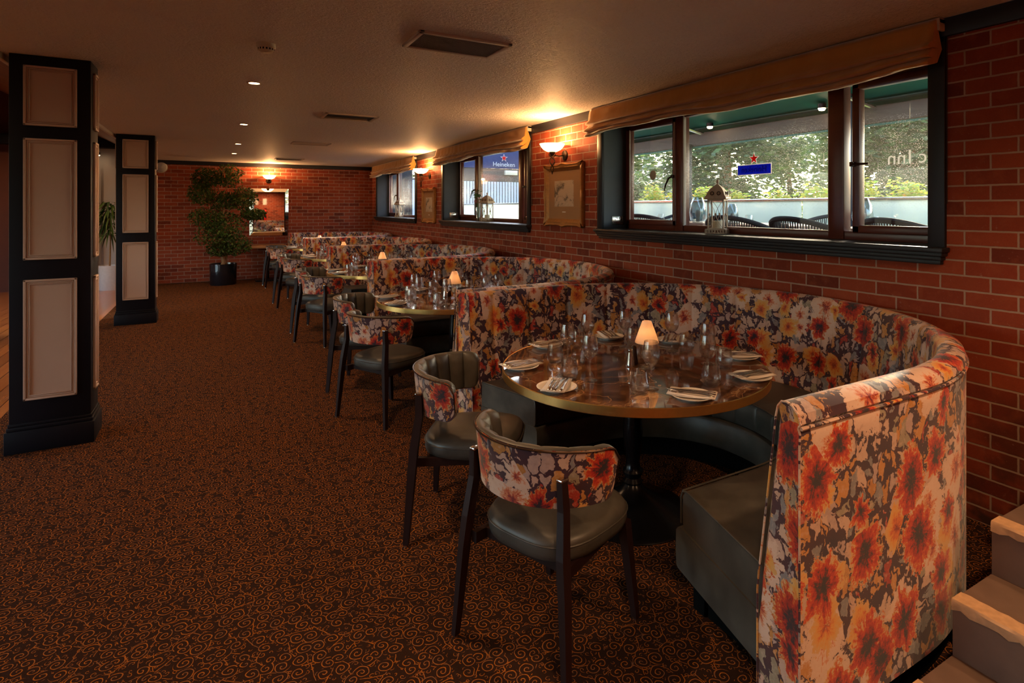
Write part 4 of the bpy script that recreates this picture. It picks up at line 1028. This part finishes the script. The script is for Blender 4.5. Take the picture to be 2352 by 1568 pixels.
# ------------------------------------------------------------ things on the sills
def lantern(loc, rz, h, label, candle=True):
    t = thing('lantern', label, 'lantern', loc, rz, 'cream tin lanterns on the sills'); s = h/.43; a = .064*s
    f = MB(); f.box(-a*1.25, a*1.25, -a*1.25, a*1.25, 0, .006*s); 
    for k in range(4):
        rot = Matrix.Rotation(k*pi/2, 4, 'Z')
        g = MB()
        for q in range(7): x = -a*1.2+2*a*1.2*(q+.5)/7; g.box(x-.004*s, x+.004*s, -a*1.3, -a*1.15, .002, .030*s)
        g.box(-a*1.22, a*1.22, -a*1.22, -a*1.05, .026*s, .036*s)
        g.box(-a, -a+.009*s, -a, -a+.009*s, .03*s, .27*s); g.box(-a, a, -a, -a+.006*s, .03*s, .042*s); g.box(-a, a, -a, -a+.006*s, .258*s, .27*s)
        f.add([tuple(rot @ Vector(v)) for v in g.v], g.f)
    f.build('frame', 'lantern', t, smooth=False)
    c = MB()
    for k in range(4):
        rot = Matrix.Rotation(k*pi/2, 4, 'Z'); g = MB()
        for sg in (-1, 1):
            g.tube([(sg*a*.8*(1-sin(pi*u))**1.0+sg*.004, -a*.98, .045*s+.21*s*u) for u in [i/12 for i in range(13)]], .0018*s, 5)
        g.lathe([(.0005, -.012*s), (.009*s, -.004*s), (.009*s, .004*s), (.0005, .012*s)], 8, (0, -a*.98, .15*s))
        c.add([tuple(rot @ Vector(v)) for v in g.v], g.f)
    c.build('scroll_bars', 'lantern', t)
    p = MB()
    for k in range(4):
        rot = Matrix.Rotation(k*pi/2, 4, 'Z'); p.add([tuple(rot @ Vector(v)) for v in ((-a, -a+.003, .04*s), (a, -a+.003, .04*s), (a, -a+.003, .26*s), (-a, -a+.003, .26*s))], [(0, 1, 2, 3)])
    p.open = True; p.build('pane', 'glass', t, smooth=False)
    r = MB(); rings = []
    for sc_, z in ((1.28, .268), (1.32, .275), (1.3, .285), (1.12, .30), (.98, .325), (.72, .352), (.40, .372), (.16, .384)): q = a*sc_; rings += [(-q, -q, z*s), (q, -q, z*s), (q, q, z*s), (-q, q, z*s)]
    n = 8; r.add(rings, [(i*4+k, i*4+(k+1) % 4, i*4+4+(k+1) % 4, i*4+4+k) for i in range(n-1) for k in range(4)]+[(28, 29, 30, 31)])
    ro = r.build('roof', 'lantern', t, smooth=False)
    for k in range(4):
        m = MB(); rot = Matrix.Rotation(k*pi/2, 4, 'Z'); g = MB()
        for x in (-.4, .4): g.tube([(x*a+.013*s*cos(v), -a*1.02+(.0-.012*s*sin(v)*-1)*.3-.006, .315*s+.013*s*sin(v)) for v in [2*pi*i/10 for i in range(11)]], .003*s, 5)
        m.add([tuple(rot @ Vector(v)) for v in g.v], g.f); m.build('roof_scroll', 'bronze', ro)
    MB().lathe([(.0005, .38*s), (.010*s, .384*s), (.006*s, .394*s), (.011*s, .404*s), (.010*s, .415*s), (.003*s, .425*s), (.0005, .43*s)], 14).build('finial', 'lantern', ro)
    if candle: MB().lathe([(.0005, .036*s), (.036*s, .036*s), (.037*s, .095*s), (.030*s, .10*s), (.0005, .098*s)], 20).build('candle', 'wax', t)
lantern((3.42, 3.298, SZ0+.003), R(30), .43, 'cream domed lantern on the sill of the nearest window')
lantern((3.42, 7.80, SZ0+.003), R(25), .43, 'cream lantern with candle on the sill of the middle window')
lantern((3.42, 12.46, SZ0+.003), R(25), .43, 'cream lantern with candle on the sill of the farthest window')
t = thing('flower_vase', 'clear glass vase with red and green flowers beside the middle lantern', 'vase', (3.40, 8.09, SZ0+.003))
MB().lathe([(.0005, 0), (.03, 0), (.034, .01), (.028, .06), (.03, .14), (.038, .21), (.036, .21), (.028, .14), (.026, .06), (.0005, .01)], 20).build('glass', 'glass', t)
m = MB(); rr = random.Random(5); tips = [(.05, .09, .36), (-.04, -.08, .40), (.0, .05, .45), (.02, -.18, .34), (-.05, .0, .38), (.03, .14, .30)]
for p in tips: m.tube([(0, 0, .02), (p[0]*.3, p[1]*.3, .2), p], .0025, 5)
lf2 = MB(); leafcloud(lf2, [((p[0], p[1], p[2]-.02), (.05, .06, .04)) for p in tips[1:4]], 50, .06, rr, .8)
m.add(lf2.v, lf2.f); m.keep = True; m.open = True; m.build('stems_and_leaves', 'flowergreen', t)
m = MB(); leafcloud(m, [((p[0], p[1], p[2]), (.028, .032, .028)) for p in (tips[0], tips[5])], 90, .03, rr, 1); m.keep = True; m.open = True; m.build('red_blooms', 'flowerred', t)

# stickers and lettering on the nearest window
t = thing('window_sticker', 'blue beer name sticker with red star, seen mirrored on the nearest window', 'sticker', (3.519, 3.02, 1.83), 0)
RZ = Matrix.Rotation(-pi/2, 4, 'Z') @ Matrix.Rotation(pi/2, 4, 'X')     # text plane facing the room
MR = Matrix.Rotation(pi/2, 4, 'Z') @ Matrix.Rotation(pi/2, 4, 'X')      # text plane facing outdoors (reads mirrored from the room)
SK = Matrix.Translation((-.006, 0, 0))
m = MB().box(-.0065, -.0045, -.155, .155, -.035, .035); m.build('blue_panel', 'stickerblue', t, smooth=False)
m = MB().box(-.0055, -.0038, -.162, .162, -.042, .042); m.build('white_border', 'whiteletter', t, smooth=False)
m = text_mb('Heineken', .062, .0006); m.build('lettering', 'letter', t, smooth=False, xf=Matrix.Translation((-.0072, 0, -.018)) @ MR)
star_mb(.040, (0, 0), .0006).build('star', 'red', t, smooth=False, xf=Matrix.Translation((-.0066, 0, .082)) @ MR)
star_mb(.055, (0, 0), .0006).build('star_outline', 'whiteletter', t, smooth=False, xf=Matrix.Translation((-.0045, 0, .082)) @ MR)
tag(text_mb('c', .115, .0006).build('window_letter', 'whiteletter', smooth=False, xf=MR), 'white letter c at the right edge of the nearest window pane', 'lettering', loc=(3.5095, 1.805, 1.80))
for q, (ch, dy) in enumerate((('I', -.048), ('n', 0), ('n', .058))):
    tag(text_mb(ch, .115, .0006).build('window_letter', 'whiteletter', smooth=False, xf=MR), ['white capital letter I on the right pane of the nearest window', 'mirrored white letter n beside the capital I on the window', 'leftmost mirrored white letter n on the nearest window'][q], 'lettering', loc=(3.5095, 1.925+dy, 1.80))
tag(MB().lathe([(.0005, -.002), (.045, -.002), (.045, .002), (.0005, .002)], 24).build('round_sticker', 'plastic', xf=Matrix.Rotation(pi/2, 4, 'Y')), 'round cream sticker on the left pane of the nearest window', 'sticker', loc=(3.509, 4.187, 1.844))

# ------------------------------------------------------------ terrace outside
TZ = .625
struct(MB().box(WO, 6.7, -3, 26, TZ-.1, TZ).build('terrace_floor', 'paving', smooth=False)).name = 'floor.002'
struct(MB().box(6.7, 60, -30, 60, .1, .3).build('floor_grass', 'field', smooth=False)).name = 'floor.003'
bal = thing('glass_balustrade', 'long frosted glass balustrade edging the terrace outside', 'balustrade', (6.4, 5, TZ))
for i in range(10):
    y = -5.5+1.75*i; MB().box(-.006, .006, y, y+1.73, .06, 1.0).build('frosted_panel', 'frost', bal, smooth=False)
MB().box(-.03, .03, -5.5, 11.8, 1.0, 1.035, .006).build('handrail', 'steel', bal)
MB().box(-.04, .04, -5.5, 11.8, 0, .06, .006).build('bottom_rail', 'beam', bal)
t = thing('awning', 'green awning with brown beam over the terrace', 'awning', (3.7, 4.3, 0))
m = MB(); m.add([(.0, -6, 3.35), (.0, 5.2, 3.35), (2.75, 5.2, 2.66), (2.75, -6, 2.66)], [(0, 1, 2, 3)]); m.open = True
solid(m.build('canopy', 'teal', t, smooth=False), .01)
m = MB()
for k in range(5): 
    x = .5+.5*k; z = 3.35-.69*x/2.75-.01; m.box(x-.05, x+.05, -6, 5.2, z-.012, z)
m.build('slats', 'tealdk', t, smooth=False)
m = MB()
for y in (-3.4, -.6, 2.0, 4.6): m.tube([(.1, y, 3.22), (1.4, y+.25, 2.93), (2.6, y, 2.62)], .025, 8)
m.build('folding_arm', 'steel', t)
MB().box(2.55, 2.80, -6, 5.4, 2.47, 2.66, .01).build('beam', 'beam', t, smooth=False)
MB().box(2.58, 2.62, -6, 5.4, 2.445, 2.475, .004).build('drip_edge', 'teal', t, smooth=False)
for y in (2.3, -6.5): MB().box(2.41, 2.54, y-.07, y+.07, TZ, 2.5, .006).build('post', 'trimgrey', t, smooth=False)
tag(MB().box(-.06, .06, -.05, .05, 0, 2.3, .006).build('terrace_post', 'trimgrey', smooth=False), 'dark grey terrace post seen through the right casement gap', 'post', loc=(6.02, 3.85, TZ))
for i, (x, y, z, lb) in enumerate([(6.05, 5.98, 2.69, 'small lit terrace ceiling lamp seen through the left of the nearest window'), (6.05, 4.22, 2.69, 'bright lit terrace ceiling lamp seen through the nearest window below the blind')]):
    t = thing('terrace_lamp', lb, 'outdoor lamp', (x, y, z)); MB().lathe([(.0005, 0), (.045, 0), (.05, .05), (.0005, .06)], 16).build('housing', 'black', t); MB().lathe([(.0005, -.03), (.03, -.024), (.042, .0)], 16).build('lens', 'bulb', t)

def rope_chair():
    t = thing('rope_chair', 'x', 'outdoor chair', (0, 0, TZ), 0, 'dark woven rope chairs on the terrace')
    MB().box(-.25, .25, -.26, .26, .40, .46, .025).build('seat', 'rope', t)
    def P(u, q): a = R(90+180*u); rx = .30+.05*q; return (rx*cos(a)*.95+.02, rx*sin(a), .46+(.22+.15*sin(pi*u))*q)
    f = MB(); f.tube([P(i/24, 1) for i in range(25)], .022, 8); f.tube([P(i/24, 0) for i in range(25)], .014, 6); f.build('back_frame', 'rope', t)
    w_ = MB()
    for i in range(26): w_.tube([P((i+.2)/26, 0), P((i+.5)/26, .5), P((i+.8)/26, 1)], .006, 5); w_.tube([P((i+.8)/26, 0), P((i+.5)/26, .5), P((i+.2)/26, 1)], .006, 5)
    w_.tube([P(i/24, .5) for i in range(25)], .008, 5); w_.build('woven_back', 'rope', t)
    for sx in (-1, 1):
        for sy in (-1, 1): MB().tube([(sx*.26, sy*.27, 0), (sx*.22, sy*.24, .42)], .014, 8).build('leg', 'black', t)
    return t
rc = rope_chair()
RC = [(4.2, 5.05, 200, 'leftmost woven rope chair outside the left pane of the nearest window'), (5.68, 6.3, 10, 'far woven rope chair beyond the left outdoor table'), (4.2, 3.72, 185, 'woven rope chair just right of the sill lantern, outside'), (4.15, 2.96, 172, 'large woven rope chair outside below the blue sticker'), (5.65, 3.95, 0, 'woven rope chair on the far side of the middle outdoor table'), (4.2, 2.2, 165, 'woven rope chair outside the right casement of the nearest window'), (4.2, 1.48, 180, 'woven rope chair farthest right outside the nearest window')]
for i, (x, y, a, l) in enumerate(RC):
    if i == 0: rc.location = (x, y, TZ); rc.rotation_euler = (0, 0, R(a-180)); rc['label'] = l
    else: dup(rc, (x, y, TZ), R(a-180), l)
def otable(x, y0, y1, label):
    t = thing('outdoor_table', label, 'outdoor table', (x, (y0+y1)/2, TZ), 0, 'wooden tables on the terrace'); L = (y1-y0)/2
    MB().box(-.38, .38, -L, L, .70, .745, .008).build('table_top', 'teak', t)
    for sx in (-1, 1):
        for sy in (-1, 1): MB().box(sx*.32-.02, sx*.32+.02, sy*(L-.08)-.02, sy*(L-.08)+.02, 0, .70).build('leg', 'black', t, smooth=False)
otable(4.95, 4.62, 5.95, 'outdoor wooden table behind the left part of the nearest window')
otable(4.95, 3.45, 4.55, 'outdoor wooden table behind the lantern in the nearest window')
otable(4.95, 2.1, 3.15, 'outdoor wooden table behind the right casement of the nearest window')
def globe(x, y, s, label):
    t = thing('glass_table_lantern', label, 'outdoor table lamp', (x, y, TZ+.745), 0, 'smoked glass lamps on outdoor tables')
    MB().lathe([(.0005, 0), (.05*s, 0), (.075*s, .03*s), (.085*s, .10*s), (.07*s, .19*s), (.045*s, .25*s), (.043*s, .25*s), (.067*s, .19*s), (.081*s, .10*s), (.07*s, .035*s), (.0005, .01)], 24).build('glass', 'smoke', t)
    MB().lathe([(.0005, .012), (.02*s, .012), (.018*s, .05*s), (.028*s, .08*s), (.022*s, .12*s), (.0005, .135*s)], 14).build('candle', 'wax', t)
globe(4.75, 4.88, 1.15, 'smoked glass table lamp outside, left of the sill lantern'); globe(4.95, 4.56, .85, 'smoked glass table lamp outside, right of the sill lantern'); globe(4.8, 2.96, 1.0, 'smoked glass table lamp outside the right casement')
for i, (x, y) in enumerate([(4.65, 5.4), (4.7, 4.70), (4.72, 4.12), (4.70, 2.80)]):
    put('ot', TG, 'tumbler', 'glass', ['tumbler outside behind the left pane of the nearest window', 'tumbler outside just left of the sill lantern', 'tumbler on the outdoor table right of the sill lantern', 'tumbler outside near the right casement'][i], 'tumbler', (x, y, TZ+.746), 0, 'tumblers on outdoor tables')
for i, (x, y) in enumerate([(4.7, 5.05), (4.75, 4.35), (4.75, 2.35), (4.75, 3.75)]):
    put('op', PL, 'side_plate', 'white', ['plate on the leftmost outdoor table', 'plate on the outdoor table behind the lantern', 'plate on the outdoor table outside the right casement', 'plate on the outdoor table below the blue sticker'][i], 'plate', (x, y, TZ+.746), 0, 'plates on outdoor tables')

rr = random.Random(21)
def shrub(x, y, w_, h, label):
    h += .06
    t = thing('hedge_plant', label, 'shrub', (x, y, .3), 0, 'yellow green hedge plants behind the balustrade')
    m = MB(); m.keep = True; m.open = True; leafcloud(m, [((0, 0, h*.75), (w_*.5, w_*.5, h*.27)), ((0, .1, h*.6), (w_*.5, w_*.55, h*.25)), ((0, -.1, h*.85), (w_*.35, w_*.4, h*.13))], 1300, .075, rr, 1.0)
    m.build('foliage', 'hedge', t, smooth=False)
    MB().tube([(0, 0, 0), (0, 0, h*.7)], .02, 6).build('stem', 'bark', t)
ordn = ['first', 'second', 'third', 'fourth', 'fifth', 'sixth', 'seventh', 'eighth', 'ninth', 'tenth', 'eleventh', 'twelfth', 'thirteenth']
ysh = [8.4, 7.7, 7.0, 6.3, 5.65, 5.05, 4.4, 3.87, 3.35, 2.75, 9.2, 10.0, 10.8]
for i, y in enumerate(sorted(ysh, reverse=True)): shrub(6.95+rr.uniform(-.1, .15), y, .50*rr.uniform(.85, 1.15), 1.50+rr.uniform(-.06, .14), 'yellow green hedge plant, %s from the left along the balustrade' % ordn[i])
def tree(x, y, h, w_, n, label, s=.26):
    n = int(n*1.5)
    t = thing('leafy_tree', label, 'tree', (x, y, .2), 0, 'trees beyond the terrace')
    m = MB(); m.keep = True; m.open = True; pts = []
    for k in range(34):
        a = rr.uniform(0, 2*pi); r = rr.uniform(0, .75)*w_/2; z = rr.uniform(.12, 1.0)*h; q = (1-.5*(z/h-.45)**2*2)
        pts.append(((r*cos(a)*q, r*sin(a)*q, z), (w_*.20, w_*.20, h*.11)))
    leafcloud(m, pts, n, s, rr, 1.2); m.build('crown', 'tree', t, smooth=False)
    MB().tube([(0, 0, 0), (.1, 0, h*.4), (0, .1, h*.85)], [.22, .15, .05], 8).build('trunk', 'bark', t)
TR = [(16, 21, 6.0, 5.0, 7000, 'dark leafy tree beyond the terrace at the left of the nearest window'), (14, 13.2, 6.4, 5.2, 9000, 'tall leafy tree behind the blue window sticker'), (19, 12.5, 6.2, 4.2, 4000, 'sunlit thin tree behind the centre mullion'), (13, 7.0, 6.6, 4.6, 9000, 'green leafy tree beyond the right casement'), (18.5, 2.2, 6.8, 5.5, 6000, 'leafy tree at the far right beyond the terrace'), (24, 18.5, 4.6, 6, 5000, 'low distant tree between the larger ones')]
for a in TR: tree(*a)

# beyond the middle window: canopy, fence, distant wall
t = thing('canopy_sign', 'blue canopy with star and beer name seen through the middle window', 'canopy', (5.98, 12.4, 2.58), R(0), None)
def uvp(px): return px
m = MB(); m.add([(-1.9, 0, -.12), (1.2, 0, -.12), (1.2, 0, .55), (-1.9, 0, .55)], [(0, 1, 2, 3)]); m.open = True
solid(m.build('valance', 'bluefab', t, smooth=False), .02)
FR = Matrix.Rotation(pi/2, 4, 'X')
text_mb('Heineken', .15, .002).build('lettering', 'whiteletter', t, smooth=False, xf=Matrix.Translation((-.12, -.02, -.07)) @ FR)
star_mb(.075, (0, 0), .002).build('star', 'red', t, smooth=False, xf=Matrix.Translation((-.12, -.022, .13)) @ FR)
star_mb(.10, (0, 0), .0015).build('star_outline', 'whiteletter', t, smooth=False, xf=Matrix.Translation((-.12, -.019, .13)) @ FR)
MB().box(-1.6, 1.6, 0, 3, .55, .60).build('roof', 'bluefab', t, smooth=False); MB().box(-1.6, 1.6, .02, .12, -.42, -.12, .01).build('beam', 'beam', t, smooth=False)
for x in (-.75, .72): MB().box(x-.06, x+.06, .02, .14, -2.2, -.4, .005).build('post', 'trimgrey', t, smooth=False)
MB().box(-.10, .22, -.06, .03, -.27, -.16, .01).build('heater', 'plastic', t)
t = thing('railing', 'dark vertical bar railing at the far end of the terrace', 'railing', (5.2, 17.0, TZ))
m = MB(); m.box(-1.6, 4.5, -.02, .02, 1.75, 1.79); m.box(-1.6, 4.5, -.02, .02, .08, .12)
for i in range(60): x = -1.6+i*.102; m.box(x-.009, x+.009, -.009, .009, 0, 1.77)
m.build('bars', 'trimgrey', t, smooth=False)
tag(MB().box(-7, 6, 0, .3, 0, 2.5).build('distant_wall', 'farwall', smooth=False), 'pale distant wall beyond the railing', 'wall', loc=(8, 24, .3))
tag(MB().box(-.5, .5, 0, .3, 0, 3.2).build('grey_pier', 'trimgrey', smooth=False), 'wide dark pier outside the farthest window', 'pier', loc=(4.9, 18.2, TZ))
tree(9.5, 26, 6, 6, 5000, 'green tree far beyond the farthest window', .25)
t = thing('distant_house', 'pale distant building at the left of the nearest window view', 'building', (24, 30, .2))
MB().box(-5, 5, -4, 4, 0, 2.6).build('walls', 'farwall', t, smooth=False)
m = MB(); m.add([(-5.3, -4.3, 2.6), (5.3, -4.3, 2.6), (5.3, 4.3, 2.6), (-5.3, 4.3, 2.6), (-5.3, 0, 4.2), (5.3, 0, 4.2)], [(0, 1, 5, 4), (2, 3, 4, 5), (0, 4, 3), (1, 2, 5), (0, 3, 2, 1)]); m.build('roof', 'bluegrey', t, smooth=False)

# things on the wall behind the camera, seen in the mirror
for i, x in enumerate((1.66, 2.02)):
    w = ('right', 'left')[i]
    t = thing('fire_extinguisher', 'red fire extinguisher on the back wall, %s one in the mirror' % w, 'fire extinguisher', (x, YB+.10, .95))
    MB().lathe([(.0005, 0), (.08, 0), (.085, .02), (.085, .40), (.06, .46), (.02, .49), (.02, .53), (.0005, .53)], 24).build('cylinder', 'extred', t); MB().box(-.02, .08, -.015, .015, .52, .56, .004).build('valve', 'black', t)
    tag(MB().box(-.08, .08, 0, .006, -.15, .15).build('safety_sign', 'signpaper', smooth=False), 'pale safety notice above the %s extinguisher in the mirror' % w, 'sign', loc=(x, YB+.002, 1.83))
